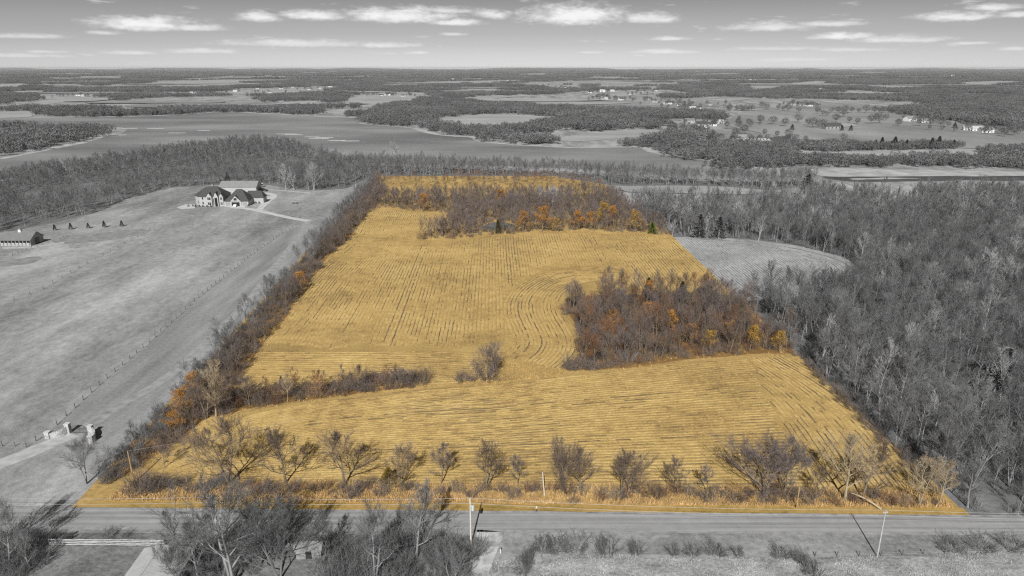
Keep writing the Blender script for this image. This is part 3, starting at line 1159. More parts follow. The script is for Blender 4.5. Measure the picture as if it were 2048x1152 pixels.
def park_proto(seed, H=12.0, Wd=9.0, n=520):
    """lone meadow tree seen from afar: trunk, forks and a full round crown of twig sprays"""
    rng = np.random.default_rng(seed)
    T, C = MB(), MB()
    T.tube([(0, 0, -.1), (0, .1, H * .3), (.1, 0, H * .7)], [.35, .28, .1], 6)
    for i in range(6):
        a = i * 1.05 + rng.uniform(-.3, .3)
        T.tube([(0, 0, H * .28), (math.cos(a) * Wd * .22, math.sin(a) * Wd * .22, H * .55), (math.cos(a) * Wd * .36, math.sin(a) * Wd * .36, H * .78)], [.16, .1, .05], 4)
    lob = rng.uniform(.75, 1.2, 12)
    for i in range(n):
        d = unit(rng.normal(size=3))
        r = rng.uniform(.2, 1) ** .5 * lob[int((math.atan2(d[1], d[0]) + math.pi) / 6.284 * 6) + 6 * (d[2] > 0)]
        p = np.array([d[0] * Wd * .5 * r, d[1] * Wd * .5 * r, H * .62 + d[2] * H * .38 * r])
        q = unit(d + rng.normal(size=3) * .5 + np.array([0, 0, .5])) * rng.uniform(.6, 1.6)
        w = unit(np.cross(q, rng.normal(size=3))) * rng.uniform(.1, .26)
        k = len(C.v)
        C.v += [tuple(p - w), tuple(p + w), tuple(p + q)]
        C.f.append((k, k + 1, k + 2))
    return T, C, MB()


PROTO['park'] = [(*park_proto(200 + i, 12, w), 12) for i, w in enumerate([9, 11, 8, 10])]

TONE = {  # trunk, twigs, leaves
    'grey': ('bark_grey', 'twig_grey', 'oak_grey'), 'dark': ('bark_dark', 'twig_dark', 'oak_grey'), 'pale': ('bark_pale', 'twig_pale', 'oak_grey'),
    'brown': ('bark_brown', 'twig_brown', 'leaf_rust'), 'mauve': ('bark_brown', 'twig_mauve', 'leaf_rust'), 'red': ('bark_brown', 'twig_red', 'leaf_rust'),
    'brush': ('bark_tan', 'twig_tan', 'leaf_rust'), 'olive': ('bark_brown', 'leaf_olive', 'leaf_olive'), 'limb': ('bark_grey', 'twig_dark', 'oak_grey'),
    'orange': ('bark_brown', 'twig_brown', 'leaf_orange'), 'golden': ('bark_brown', 'twig_brown', 'leaf_gold'), 'tan': ('bark_tan', 'bark_tan', 'leaf_rust'),
    'evergreen': ('bark_brown', 'leaf_dark', 'leaf_dark'), 'green': ('bark_brown', 'leaf_green', 'leaf_green'), 'conifer': ('bark_grey', 'conifer_grey', 'conifer_grey'),
}
_mesh_cache = {}


def proto_meshes(kind, i, tone):
    key = (kind, i, tone)
    if key not in _mesh_cache:
        T, C, L, h = PROTO[kind][i]
        a, b, c = TONE[tone]
        _mesh_cache[key] = (T.mesh('trunk', a), C.mesh('crown', b), L.mesh('leaves', c) if L.v else None, h)
    return _mesh_cache[key]


_name_of = {'road': 'bare_tree', 'wood': 'bare_tree', 'mid': 'bare_tree', 'park': 'meadow_tree', 'far': 'bare_tree', 'oak': 'oak_tree', 'sapling': 'sapling', 'brush_leaf': 'leafy_brush',
            'shrub': 'shrub', 'shrub_mid': 'shrub', 'cedar': 'evergreen_tree'}
_cat_of = {'oak': 'tree', 'shrub': 'shrub', 'shrub_mid': 'shrub', 'brush_leaf': 'shrub', 'sapling': 'tree', 'cedar': 'evergreen'}


def plant(kind, x, y, h, tone, label, group=None, i=None, rz=None, wide=1.0, name=None, tilt=0.0):
    i = random.randrange(len(PROTO[kind])) if i is None else i
    mt, mc, ml, hh = proto_meshes(kind, i, tone)
    o = thing(name or _name_of[kind], label, _cat_of.get(kind, 'tree'), (x, y, 0), random.uniform(0, 6.28) if rz is None else rz, group)
    s = h / hh
    o.scale = (s * wide, s * wide, s)
    if tilt:
        o.rotation_euler[1] = tilt
    st = 'stem' if kind in ('shrub', 'shrub_mid', 'brush_leaf') else 'trunk'
    add(st, mt, o)
    cr = add('twigs' if st == 'stem' else 'crown', mc, o)
    if ml:
        add('leaves', ml, cr)
    return o


_scat_cols = {}


def scatter(name, pts, label, cat):
    """one mass of plants: pts rows are x, y, z, rotation, scale, kind, variant, tone"""
    keys = sorted({(p[5], p[6], p[7]) for p in pts})
    col = bpy.data.collections.new(name + '_kinds')
    idx = {}
    for n, (kind, i, tone) in enumerate(keys):
        idx[(kind, i, tone)] = n
        T, C, L, h = PROTO[kind][i]
        a, b, c = TONE[tone]
        J = MB()
        J.v = T.v + C.v + L.v
        o1, o2 = len(T.v), len(T.v) + len(C.v)
        J.f = T.f + [tuple(q + o1 for q in f) for f in C.f] + [tuple(q + o2 for q in f) for f in L.f]
        me = J.mesh(name + '_kind', a, b, c)
        mi = np.array([0] * len(T.f) + [1] * len(C.f) + [2] * len(L.f), dtype=np.int32)
        me.polygons.foreach_set('material_index', mi)
        ob = bpy.data.objects.new('%s_kind_%03d' % (name, n), me)
        col.objects.link(ob)
    return scatter_col(name, [(p[0], p[1], p[2], p[3], p[4], idx[(p[5], p[6], p[7])]) for p in pts], col, label, cat)


def scatter_col(name, rows, col, label, cat):
    me = bpy.data.meshes.new(name)
    me.from_pydata([(r[0], r[1], r[2]) for r in rows], [], [])
    for an, ty, k in (('turn', 'FLOAT', 3), ('size', 'FLOAT', 4), ('pick', 'INT', 5)):
        at = me.attributes.new(an, ty, 'POINT')
        at.data.foreach_set('value', np.array([r[k] for r in rows], dtype=np.int32 if ty == 'INT' else np.float32))
    o = add(name, me)
    ng = bpy.data.node_groups.new(name, 'GeometryNodeTree')
    ng.interface.new_socket('Geometry', in_out='INPUT', socket_type='NodeSocketGeometry')
    ng.interface.new_socket('Geometry', in_out='OUTPUT', socket_type='NodeSocketGeometry')
    n, l = ng.nodes, ng.links
    gi, go = n.new('NodeGroupInput'), n.new('NodeGroupOutput')
    ip = n.new('GeometryNodeInstanceOnPoints')
    ci = n.new('GeometryNodeCollectionInfo')
    ci.inputs['Collection'].default_value = col
    ci.inputs['Separate Children'].default_value = True
    ci.inputs['Reset Children'].default_value = True

    def attr(nm, ty):
        a = n.new('GeometryNodeInputNamedAttribute')
        a.data_type = ty
        a.inputs['Name'].default_value = nm
        return [s for s in a.outputs if s.enabled][0]
    cx = n.new('ShaderNodeCombineXYZ')
    l.new(attr('turn', 'FLOAT'), cx.inputs[2])
    e2r = n.new('FunctionNodeEulerToRotation')
    l.new(cx.outputs[0], e2r.inputs[0])
    l.new(gi.outputs[0], ip.inputs['Points'])
    l.new(ci.outputs[0], ip.inputs['Instance'])
    ip.inputs['Pick Instance'].default_value = True
    l.new(attr('pick', 'INT'), ip.inputs['Instance Index'])
    l.new(e2r.outputs[0], ip.inputs['Rotation'])
    l.new(attr('size', 'FLOAT'), ip.inputs['Scale'])
    l.new(ip.outputs[0], go.inputs[0])
    md = o.modifiers.new('scatter', 'NODES')
    md.node_group = ng
    return tag(o, label, cat, None, 'stuff')


def fill(poly, spacing, jitter=.45, rng=RNG):
    poly = np.array(poly)
    x0, y0 = poly.min(0)
    x1, y1 = poly.max(0)
    gx, gy = np.meshgrid(np.arange(x0, x1, spacing), np.arange(y0, y1, spacing))
    P = np.stack([gx.ravel(), gy.ravel()], 1)
    P = P + rng.uniform(-jitter, jitter, P.shape) * spacing
    return P[inside(poly, P)]


FARH = [(155, 192, 16, .66), (165, 193, 12, .5), (383, 186, 14, .5), (417, 187, 12, .5), (515, 178, 13, .6), (562, 178, 16, .6), (618, 180, 14, .6), (640, 178, 10, .5), (585, 176, 12, .5), (775, 191, 20, .7), (762, 192, 12, .5), (805, 193, 12, .5),
        (1205, 184, 18, .5), (1225, 183, 14, .5), (1211, 200, 15, .6), (1245, 201, 16, .6), (1284, 184, 12, .5), (1312, 182, 12, .5), (1338, 209, 17, .6), (1310, 205, 12, .5), (1386, 219, 13, .5), (1399, 218, 12, .5), (1380, 246, 15, .4),
        (1406, 255, 18, .55), (1440, 247, 13, .4), (1490, 282, 15, .5), (1520, 281, 13, .5), (1556, 290, 17, .6), (1618, 213, 15, .6), (1603, 212, 11, .5), (1826, 243, 18, .6), (1853, 246, 14, .6), (1938, 261, 13, .6), (1957, 263, 14, .6), (1976, 266, 16, .6),
        (722, 156, 22, .5), (760, 152, 22, .5), (830, 155, 22, .5), (840, 152, 18, .5), (355, 144, 30, .6), (398, 142, 34, .6), (1400, 144, 34, .6), (1560, 148, 30, .5), (1905, 152, 30, .6), (1945, 153, 24, .6), (1640, 180, 16, .6), (1690, 182, 14, .6), (505, 157, 22, .6), (560, 157, 20, .6), (1080, 171, 18, .6),
        (1180, 186, 14, .6), (1262, 190, 14, .6), (1295, 199, 12, .6), (1360, 212, 13, .6), (1420, 211, 12, .6), (470, 184, 13, .6), (540, 186, 12, .6), (660, 174, 14, .6), (905, 160, 20, .6), (960, 158, 20, .6), (1015, 163, 18, .6),
        (1240, 158, 22, .6), (1500, 160, 20, .6), (1760, 158, 22, .6), (90, 158, 22, .6), (240, 152, 26, .6), (700, 160, 20, .6), (1130, 176, 15, .6), (1585, 211, 12, .6), (1565, 284, 13, .6), (1470, 288, 13, .6), (1505, 290, 12, .6), (1425, 252, 12, .6)]

# ---- wooded ground: outlines of the tree bases, frame pixels
WOODS = {
    'right': [(1945, 1037), (1880, 985), (1800, 905), (1705, 806), (1645, 750), (1610, 712), (1560, 664), (1480, 602), (1560, 602), (1672, 594), (1712, 568), (1726, 543), (1690, 515),
              (1600, 492), (1500, 479), (1420, 474), (1345, 474), (1315, 449), (1300, 446), (1262, 414), (1300, 412), (1380, 420), (1500, 418), (1560, 410), (1640, 404), (1700, 412), (1760, 404),
              (2048, 399), (2300, 396), (2900, 520), (3400, 1046)],
    'rear': [(740, 352), (1110, 352), (1212, 369), (1236, 372), (1400, 371), (1550, 381), (1600, 374), (1640, 370), (1640, 364), (1590, 364), (1440, 363), (1300, 358), (1200, 350), (1000, 340), (740, 331), (700, 332), (700, 374)],
    'rear_left': [(-400, 470), (0, 466), (94, 447), (187, 427), (234, 405), (289, 390), (324, 378), (441, 368), (547, 370), (625, 382), (700, 377), (705, 335), (640, 312), (560, 292), (520, 287),
                  (400, 300), (200, 330), (0, 364), (-400, 410)],
}
BRUSHY = W([(60, 420), (300, 372), (560, 350), (640, 346), (640, 322), (560, 316), (420, 325), (200, 352), (0, 395)])   # scrub with grassy gaps
CLEAR = [W([(50, 447), (62, 438), (90, 441), (96, 447), (75, 450)]), W([(1850, 800), (1930, 770), (1990, 790), (1960, 825), (1880, 828)]), W([(150, 400), (200, 392), (230, 398), (170, 412)])]
litter_px = WOODS['right']
_lp = W(litter_px)
_lp[:9, 0] -= 5
sheet('wood_floor', _lp, 0.012, 'litter_grey')
sheet('wood_floor', W(WOODS['rear_left']), 0.013, 'litter_grey', None, 6, 3, 2)
sheet('wood_floor', W(WOODS['rear']), 0.014, 'litter_grey', None, 6, 0, 1)
ISLAND = W([(1132, 738), (1150, 716), (1172, 690), (1150, 650), (1122, 622), (1140, 602), (1200, 590), (1300, 590), (1440, 597), (1475, 606), (1600, 712), (1560, 704), (1400, 714), (1290, 728), (1190, 742), (1145, 744)])
REARWOOD = W([(745, 424), (760, 415), (800, 418), (890, 426), (905, 440), (872, 462), (832, 478), (900, 480), (1030, 466), (1160, 461), (1290, 468), (1350, 474), (1318, 450), (1292, 448), (1222, 392), (1100, 395), (900, 397), (780, 399), (745, 405)])
STRIP = W([(755, 370), (900, 372), (1100, 371), (1205, 378), (1208, 370), (1105, 354), (900, 355), (900, 363), (795, 363), (750, 356)])
HEDGE = W([(745, 358), (775, 380), (742, 420), (697, 478), (648, 520), (606, 578), (565, 640), (515, 700), (485, 740), (470, 790), (400, 850), (330, 905), (240, 958), (205, 970),
           (205, 948), (292, 852), (376, 765), (448, 690), (519, 610), (590, 530), (660, 450), (720, 385)])
MIDBAND = W([(385, 838), (430, 836), (500, 815), (640, 798), (770, 783), (858, 772), (856, 752), (760, 757), (560, 777), (470, 793), (420, 815)])
for nm, P in (('island', ISLAND), ('hedge', HEDGE), ('band', MIDBAND)):
    sheet('leaf_litter', P, 0.042, 'litter_brown', None, 4, 1.2, 2)

cand = []          # x, y, height, kind, tone, label, group


def cands(P, h0, h1, kinds, tones, label, group, size='tree'):
    for x, y in P:
        cand.append((x, y, random.uniform(h0, h1), random.choice(kinds), random.choice(tones), label, group, size))


L_RIGHT = ('bare grey tree packed in the big wood right of the golden field', 'bare trees of the wood right of the field')
L_REAR = ('bare grey tree in the woods between the golden field and the lake', 'bare trees of the woods behind the field')
L_LEFT = ('bare grey tree of the woods behind the left pasture and big house', 'bare trees behind the left pasture')
L_ISL = ('bare brown tree in the wooded hollow at the right of the golden field', 'bare trees in the wooded hollow')
L_RW = ('bare brown tree in the wood along the far end of the golden field', 'bare trees at the far end of the field')
L_HG = ('bare brown tree in the long hedgerow on the left edge of the golden field', 'brown trees of the left hedgerow')
L_HO = ('bare grey tree on the pasture side of the long left hedgerow', 'grey trees of the left hedgerow')
L_ST = ('bare brown tree in the thin tree line closing the far end of the parcel', 'trees of the far tree line')


def drop_clear(P):
    for c in CLEAR:
        P = P[~inside(c, P)]
    return P


Pr = drop_clear(fill(W(WOODS['right']), 4.6))
Pr = Pr[(vnoise(Pr[:, 0], Pr[:, 1], 16) > .16) & (vnoise(Pr[:, 0] + 300, Pr[:, 1], 42) > .12)]
# front rank along the road and field edge
cands(Pr, 7.5, 16.5, ['wood'], ['grey'] * 9 + ['dark'] * 5 + ['pale'], *L_RIGHT)
P = fill(W(WOODS['rear']), 5.2)
cands(P, 9, 14, ['mid'], ['grey', 'grey', 'dark'], *L_REAR)
P = drop_clear(fill(W(WOODS['rear_left']), 5.4))
br = inside(BRUSHY, P)
cands(P[~br], 8, 13, ['mid'], ['grey', 'dark', 'dark'], *L_LEFT)
pb = P[br]
pb = pb[vnoise(pb[:, 0], pb[:, 1], 18) > .36]
cands(pb, 4, 8.5, ['mid'], ['grey', 'dark', 'dark'], *L_LEFT)
P = fill(ISLAND, 4.0)
cands(P[vnoise(P[:, 0], P[:, 1], 9) > .2], 7, 12, ['wood'], ['brown', 'mauve', 'mauve', 'red', 'brown'], *L_ISL)
P = fill(REARWOOD, 4.2)
pond = W([(958, 459), (985, 460), (1030, 457), (1030, 449), (1005, 444), (985, 443), (972, 449)])
bay = (~inside(W([(745, 424), (905, 426), (905, 448), (868, 464), (745, 470)]), P)) & (~inside(pond, P))
P = P[bay]
cands(P[vnoise(P[:, 0], P[:, 1], 14) > .15], 7, 11.5, ['wood', 'wood', 'mid'], ['brown', 'mauve', 'mauve'], *L_RW)
P = fill(MIDBAND, 4.2)
cands(P, 3.5, 7.0, ['sapling', 'wood'], ['mauve', 'brown', 'red'], 'bare brown tree in the brush band across the lower left of the field', 'trees of the cross-field band')
P = fill(STRIP, 5.5)
cands(P[vnoise(P[:, 0], P[:, 1], 20) > .15], 5, 8, ['mid'], ['brown', 'mauve', 'red'], *L_ST)
P = fill(HEDGE, 3.7)
ins = inside(PARCEL, P - np.array([7.0, 0]))
hsc = np.clip((P[:, 1] - 120) / 60, .55, 1.0)
for (x, y), q, sc in zip(P, ins, hsc):
    if vnoise(np.array([x]), np.array([y]), 10)[0] < .28:
        continue
    lab = L_HG if q else L_HO
    cand.append((x, y, random.uniform(5.0, 10.0) * sc, 'wood', random.choice(['brown', 'mauve', 'mauve']) if q else random.choice(['grey', 'dark', 'grey']), *lab, 'tree'))
# under-storey
for P, tones, lab in ((fill(W(WOODS['right']), 4.2), ['dark', 'grey', 'dark'], ('grey twiggy shrub under the trees of the right wood', 'shrubs of the right wood')),
                      (fill(ISLAND, 3.2), ['red', 'mauve', 'brown'], ('brown twiggy shrub on the floor of the wooded hollow', 'shrubs of the wooded hollow')),
                      (fill(HEDGE, 3.0), None, None), (fill(REARWOOD, 4.2), ['brown', 'mauve', 'red'], ('brown twiggy shrub in the wood at the far end of the field', 'shrubs at the far end of the field')),
                      (fill(MIDBAND, 2.4), ['mauve', 'brown', 'brown', 'red'], ('brown twiggy shrub in the tree band across the lower left of the field', 'shrubs of the cross-field band'))):
    P = drop_clear(P)
    P = P[~inside(pond, P)]
    ins = inside(PARCEL, P - np.array([5.0 if tones is None else 0, 0]))
    for (x, y), q in zip(P, ins):
        if tones is None:
            lb = ('brown twiggy shrub along the left hedgerow beside the golden field', 'brown shrubs of the left hedgerow') if q else ('grey twiggy shrub on the pasture side of the left hedgerow', 'grey shrubs of the left hedgerow')
            tn = random.choice(['brown', 'mauve', 'brown', 'mauve']) if q else random.choice(['grey', 'dark'])
        else:
            lb, tn = lab, random.choice(tones)
        cand.append((x, y, random.uniform(1.6, 3.6), 'shrub' if y < 330 else 'shrub_mid', tn, *lb, 'shrub'))

for p in dense(W([(1604, 712), (1645, 748), (1705, 804), (1800, 900), (1895, 988)]), 2.2):
    cand.append((p[0] - random.uniform(.5, 3.0), p[1], random.uniform(1.2, 2.8), 'shrub', random.choice(['brown', 'mauve', 'brown']), 'brown twiggy shrub on the right edge of the golden field below the wood', 'shrubs on the right field edge', 'shrub'))

# ---- trees that can be told apart
N_IND = {'tree': 0, 'shrub': 0}


def at(kind, px, py, h, tone, label, group=None, **kw):
    x, y = G(px, py)
    N_IND['shrub' if 'shrub' in kind else 'tree'] += 1
    return plant(kind, x, y, h, tone, label, group, **kw)


ROADSIDE = 'bare trees along the roadside bank'
for (px, py, h, k, i, tone, wide, lb) in [
        (462, 968, 14.0, 'road', 2, 'brown', 1.05, 'widest bare tree of the roadside row, dark forked trunk, left end'),
        (572, 966, 13.5, 'road', 1, 'brown', .95, 'tall single-trunk bare tree throwing a long slanting shadow over the stubble'),
        (690, 972, 12.0, 'road', 0, 'brown', 1.05, 'bushy bare tree left of the small olive shrub on the roadside bank'),
        (803, 972, 9.6, 'road', 3, 'brown', .95, 'bare forked tree just right of the small olive shrub on the roadside bank'),
        (882, 966, 8.6, 'road', 4, 'mauve', 1.05, 'thin pale bare tree in the brush left of the transformer pole'),
        (972, 976, 9.6, 'road', 3, 'brown', 1.0, 'multi-stemmed bare tree above and right of the transformer pole'),
        (1036, 972, 7.0, 'road', 4, 'mauve', .9, 'small upright bare tree left of the short white pole'),
        (1130, 986, 11.5, 'road', 5, 'brown', .8, 'bare tree with a limb leaning left beside the short white pole'),
        (1160, 984, 9.8, 'road', 0, 'brown', .8, 'light bare tree close right of the leaning-limb tree'),
        (1240, 988, 9.0, 'road', 3, 'brown', .9, 'bare roadside tree leaning left at the middle of the row'),
        (1258, 988, 9.0, 'road', 2, 'brown', .85, 'bare tree with low spreading limbs at the middle of the roadside row'),
        (1356, 990, 8.6, 'road', 1, 'brown', .9, 'slim upright bare tree right of the middle of the roadside row'),
        (1412, 992, 6.6, 'road', 4, 'mauve', 1.0, 'short scrubby bare tree between two taller roadside trees'),
        (1532, 996, 12.5, 'road', 2, 'mauve', 1.1, 'broad leaning bare tree left of the bare wooden pole'),
        (1568, 996, 11.8, 'road', 5, 'mauve', .9, 'dark-trunked bare tree close left of the bare wooden pole'),
        (1632, 998, 7.6, 'road', 4, 'brown', .9, 'thin bare tree close right of the bare wooden pole'),
        (1690, 1000, 14.0, 'road', 0, 'tan', .9, 'tall pale-trunked bare tree beside the fallen trunk'),
        (1722, 1000, 12.5, 'road', 1, 'brown', 1.0, 'tall bare tree right behind the fallen trunk'),
        (1840, 1006, 10.5, 'road', 3, 'tan', .9, 'pale forked bare tree near the right end of the roadside row'),
        (1875, 1010, 9.5, 'road', 4, 'tan', .9, 'last pale bare tree at the right-hand corner of the field'),
        (330, 936, 6.5, 'road', 4, 'brown', .9, 'small thin bare tree right of the leaning wooden pole')]:
    at(k, px, py, h, tone, lb, ROADSIDE, i=i, wide=wide * 1.2)
at('road', 172, 968, 9.5, 'grey', 'lone bare grey tree with crooked trunk between gate and road', None, i=2, wide=.95)
at('road', 432, 834, 15.0, 'tan', 'tall pale bare tree with bright upright crown at the left hedgerow', None, i=1, wide=.8)
at('road', 412, 838, 11.0, 'brown', 'crooked bare tree with a drooping limb beside the pale tall tree', None, i=2)
at('road', 975, 757, 10.0, 'mauve', 'lone rounded bare tree standing in the gap of the golden field', None, i=5, wide=.95)
at('shrub', 972, 756, 6.5, 'mauve', 'dense twiggy bush filling the foot of the lone rounded tree', None, i=1, wide=.9)
at('road', 718, 785, 7.5, 'brown', 'spreading bare tree standing out of the cross-field brush band', None, i=0, wide=1.0)
at('road', 500, 812, 8.5, 'mauve', 'dense dark bare tree at the left part of the cross-field band', None, i=3, wide=1.0)
at('road', 800, 776, 6.0, 'mauve', 'dense low bare tree near the right end of the cross-field band', None, i=5, wide=1.2)
at('road', 640, 796, 7.5, 'red', 'reddish slim bare tree midway along the cross-field band', None, i=4, wide=.9)
at('road', 575, 803, 7.5, 'tan', 'pale thin-stemmed bare tree in the cross-field band', None, i=4, wide=.8)
at('road', 790, 332, 20.0, 'pale', 'tall pale bare tree rising above the lakeside wood', None, i=1, wide=1.0)
for k_, (px, py, h) in enumerate([(572, 380, 17), (588, 381, 16), (628, 380, 18)]):
    at('road', px, py, h, 'pale', ['leftmost tall white-barked tree at the lawn edge behind the big house', 'middle white-barked tree at the lawn edge behind the big house', 'right-hand white-barked tree at the lawn edge behind the big house'][k_], 'white-barked trees by the lawn', i=k_, wide=.6)
for k_, (px, py) in enumerate([(1082, 412), (1105, 413)]):
    at('road', px, py, 12, 'pale', ['left one of two white-barked trees in the far brown wood', 'right one of two white-barked trees in the far brown wood'][k_], 'white-barked trees in the far wood', i=1 + k_, wide=.8)
at('wood', 1194, 660, 10, 'tan', 'thin pale-trunked tree in the left part of the wooded hollow', None, i=1, wide=.8)
at('wood', 1216, 694, 9, 'tan', 'pale leaning tree at the lower left of the wooded hollow', None, i=2, wide=.8)
SOUTH = 'bare grey trees below the road'
for (px, py, h, i, wide, tone, lb) in [
        (462, 1170, 17.5, 2, 1.05, 'limb', 'largest grey tree with many limbs below the road, bottom left'), (398, 1166, 11.0, 0, .9, 'grey', 'bare grey tree with branches over the pale shed roof'),
        (560, 1160, 14.5, 5, .95, 'dark', 'dark bare tree between the largest tree and the small shed'), (748, 1165, 13.5, 3, .95, 'limb', 'pale-stemmed grey tree left of the transformer pole, bottom edge'),
        (832, 1118, 14.5, 1, .95, 'grey', 'tall grey tree whose crown crosses the road left of the transformer pole'), (650, 1120, 9.0, 4, 1.0, 'dark', 'low dark tree beside the small shed'),
        (20, 1130, 11, 3, .9, 'grey', 'bare grey tree at the lower left corner left of the board fence'), (-25, 1120, 13, 0, .9, 'grey', 'bare grey tree on the left edge of the frame below the road'),
        (62, 1140, 8, 4, .9, 'grey', 'slim grey sapling-like tree before the left end of the board fence'), (350, 1120, 9.5, 4, .9, 'dark', 'thin dark tree behind the pale shed roof'), (352, 1172, 8.5, 5, .9, 'grey', 'grey many-stemmed tree screening the right slope of the pale shed roof'),
        (520, 1128, 12, 3, .9, 'dark', 'dark-crowned tree just below the road behind the largest grey tree'), (905, 1170, 7.5, 5, .9, 'grey', 'many-stemmed grey thicket tree left of the dirt track'),
        (1045, 1172, 6.5, 5, .7, 'dark', 'tall thin grey stems right of the dirt track at the bottom edge')]:
    at('road', px, py, h, tone, lb, SOUTH, i=i, wide=wide)

# orange oaks still in leaf
OAKS = 'orange-leaved oaks'
for (px, py, h, tone, lb) in [
        (1046, 465, 10.5, 'orange', 'round orange oak right of the pond'), (1084, 464, 12.5, 'orange', 'tallest golden-orange oak at the far edge of the stubble'), (1112, 464, 7, 'golden', 'small golden oak close right of the tallest oak'),
        (1158, 462, 10, 'orange', 'orange oak at the far stubble edge next to brown brush'), (1180, 461, 9, 'orange', 'orange oak half hidden in brown trees at the far edge'), (1205, 452, 12, 'golden', 'golden oak in the far wood toward the right'),
        (1228, 455, 11, 'orange', 'rusty orange oak second from the right corner of the far wood'), (1270, 464, 11, 'golden', 'golden oak nearest the right corner of the far wood'),
        (846, 424, 10, 'orange', 'orange oak behind the small bay of stubble, far left'), (1000, 418, 11, 'orange', 'slim orange oak standing behind the pond'),
        (604, 585, 7.5, 'orange', 'orange-brown leafy tree in the left hedgerow beside the stubble'), (1344, 676, 8.5, 'orange', 'orange oak in the middle of the wooded hollow'), (1222, 664, 7.5, 'orange', 'rusty oak at the left part of the wooded hollow'),
        (1164, 640, 6.5, 'orange', 'small orange tree on the left edge of the wooded hollow'), (1420, 706, 6.5, 'golden', 'golden low oak along the lower edge of the wooded hollow'), (1500, 700, 7.5, 'golden', 'golden oak near the right end of the wooded hollow'),
        (1560, 706, 6.5, 'golden', 'golden shrubby oak at the right-hand tip of the wooded hollow'), (1300, 608, 8, 'orange', 'rusty crown at the back edge of the wooded hollow'), (1460, 690, 7, 'orange', 'orange oak between the golden oaks of the hollow'),
        (372, 838, 7.5, 'orange', 'orange-leaved tree under the pale tall tree at the left hedgerow'), (392, 800, 7, 'orange', 'rusty tree above the crooked bare tree in the hedgerow'), (350, 870, 5.5, 'orange', 'low rusty tree in the hedgerow near the lone lower corner'),
        (1300, 655, 8, 'brown', 'brown-leaved oak left of the middle orange oak in the hollow'), (1250, 700, 7, 'brown', 'brown-leaved oak low in the wooded hollow'), (1380, 695, 7, 'brown', 'brown-leaved oak in the lower middle of the hollow')]:
    at('oak', px, py, h, tone, lb, OAKS)
at('cedar', 996, 468, 7.5, 'evergreen', 'dark green cedar in front of the pond', None, i=0)
at('cedar', 1295, 604, 9, 'evergreen', 'dark green cedar at the back of the wooded hollow', None, i=2)
at('cedar', 1362, 612, 9, 'evergreen', 'dull green cedar crown among grey trees of the hollow', None, i=2)
at('cedar', 1415, 590, 5.0, 'green', 'bright green small cedar at the right back of the hollow', None, i=2, wide=1.3)
at('cedar', 1304, 468, 6.0, 'green', 'dark green cedar at the right far corner of the stubble', None, i=2, wide=1.4)
at('cedar', 778, 966, 3.6, 'olive', 'small olive-brown evergreen shrub in the roadside bank', None, i=2, wide=1.6)
at('cedar', 564, 778, 3.6, 'golden', 'small golden-tipped evergreen in the cross-field band', None, i=0)
for k_, (px, py, h) in enumerate([(110, 461, 2.8), (142, 459, 3.0), (177, 457, 2.6), (209, 455, 3.2), (244, 453, 2.8)]):
    at('cedar', px, py, h * 1.15, 'conifer', ['first', 'second', 'third', 'fourth', 'fifth'][k_] + ' small dark conifer counting right from the horse barn', 'small conifers in a line on the pasture', i=k_ % 3, wide=1.25)
at('cedar', 456, 366, 8, 'conifer', 'dark conifer behind the roof of the long shed', None, i=2)
for k_, (px, py, h) in enumerate([(1398, 476, 12), (1437, 478, 11), (1650, 496, 9), (2002, 775, 11), (1985, 800, 8), (1612, 398, 16)]):
    at('cedar', px, py, h, 'grey', ['grey conifer at the back left edge of the grey stubble field', 'second grey conifer along the back edge of the grey stubble field', 'grey conifer right above the curve of the grey stubble field',
                                    'big pale conifer inside the right-hand wood near the frame edge', 'lower pale conifer inside the right-hand wood', 'round pale tree crown in the wood before the mud flats'][k_], None, i=k_ % 3, wide=1.5)
for k_, (px, py, h) in enumerate([(1750, 297, 9), (1762, 296, 11), (1788, 297, 12), (1812, 297, 9), (1862, 297, 11), (1876, 296, 12), (1906, 297, 9)]):
    at('cedar', px, py, h, 'conifer', 'dark conifer in the tree row above the pale strip field', 'conifers of the far tree row', i=k_ % 3, wide=1.25)

# parkland trees on the far right meadow
L_PK = 'small lone tree dotted over the far right meadow'
for (cx, cy) in [(430, 145), (508, 150), (580, 162), (660, 140), (722, 157), (780, 85), (812, 95), (838, 98), (868, 80), (905, 82), (940, 105), (948, 80), (990, 78), (1033, 80), (1078, 80), (1128, 82), (1170, 95), (975, 140),
                 (1025, 150), (893, 140), (1110, 147), (1160, 145), (1275, 160), (1408, 160), (1472, 160), (1535, 165), (370, 165), (330, 210), (750, 170), (785, 170), (812, 165), (1985, 218), (540, 60), (570, 66), (600, 70), (665, 78), (440, 50), (470, 60), (1830, 100), (1700, 150)]:
    at('park', 1380 + cx / 3.066, 200 + cy / 3.066, random.uniform(9, 15), 'dark', L_PK, 'lone trees of the far right meadow', wide=1.25)
for (cx, cy) in [(625, 185), (1622, 172), (930, 190), (985, 190), (150, 135)]:
    at('cedar', 1380 + cx / 3.066, 200 + cy / 3.066, 7.5, 'conifer', 'dark round evergreen dotted over the far right meadow', 'evergreens of the far right meadow', wide=1.6)

for px in range(900, 1036, 9):
    cand.append((*G(px + random.uniform(-3, 3), 465 + random.uniform(-2, 4)), random.uniform(2.5, 5.5), random.choice(['sapling', 'shrub_mid']), random.choice(['mauve', 'brown']), 'thin brown sapling between the pond and the stubble edge', 'saplings before the pond', 'shrub'))
# trees gathered round the far houses
PARK = []
for (px, py, L, wl) in FARH:
    hx_, hy_ = G(px, py)
    for q in range(7 if hy_ < 2600 else 4):
        PARK.append((hx_ + random.gauss(0, 34), hy_ + random.gauss(14, 34), random.uniform(6, 12)))
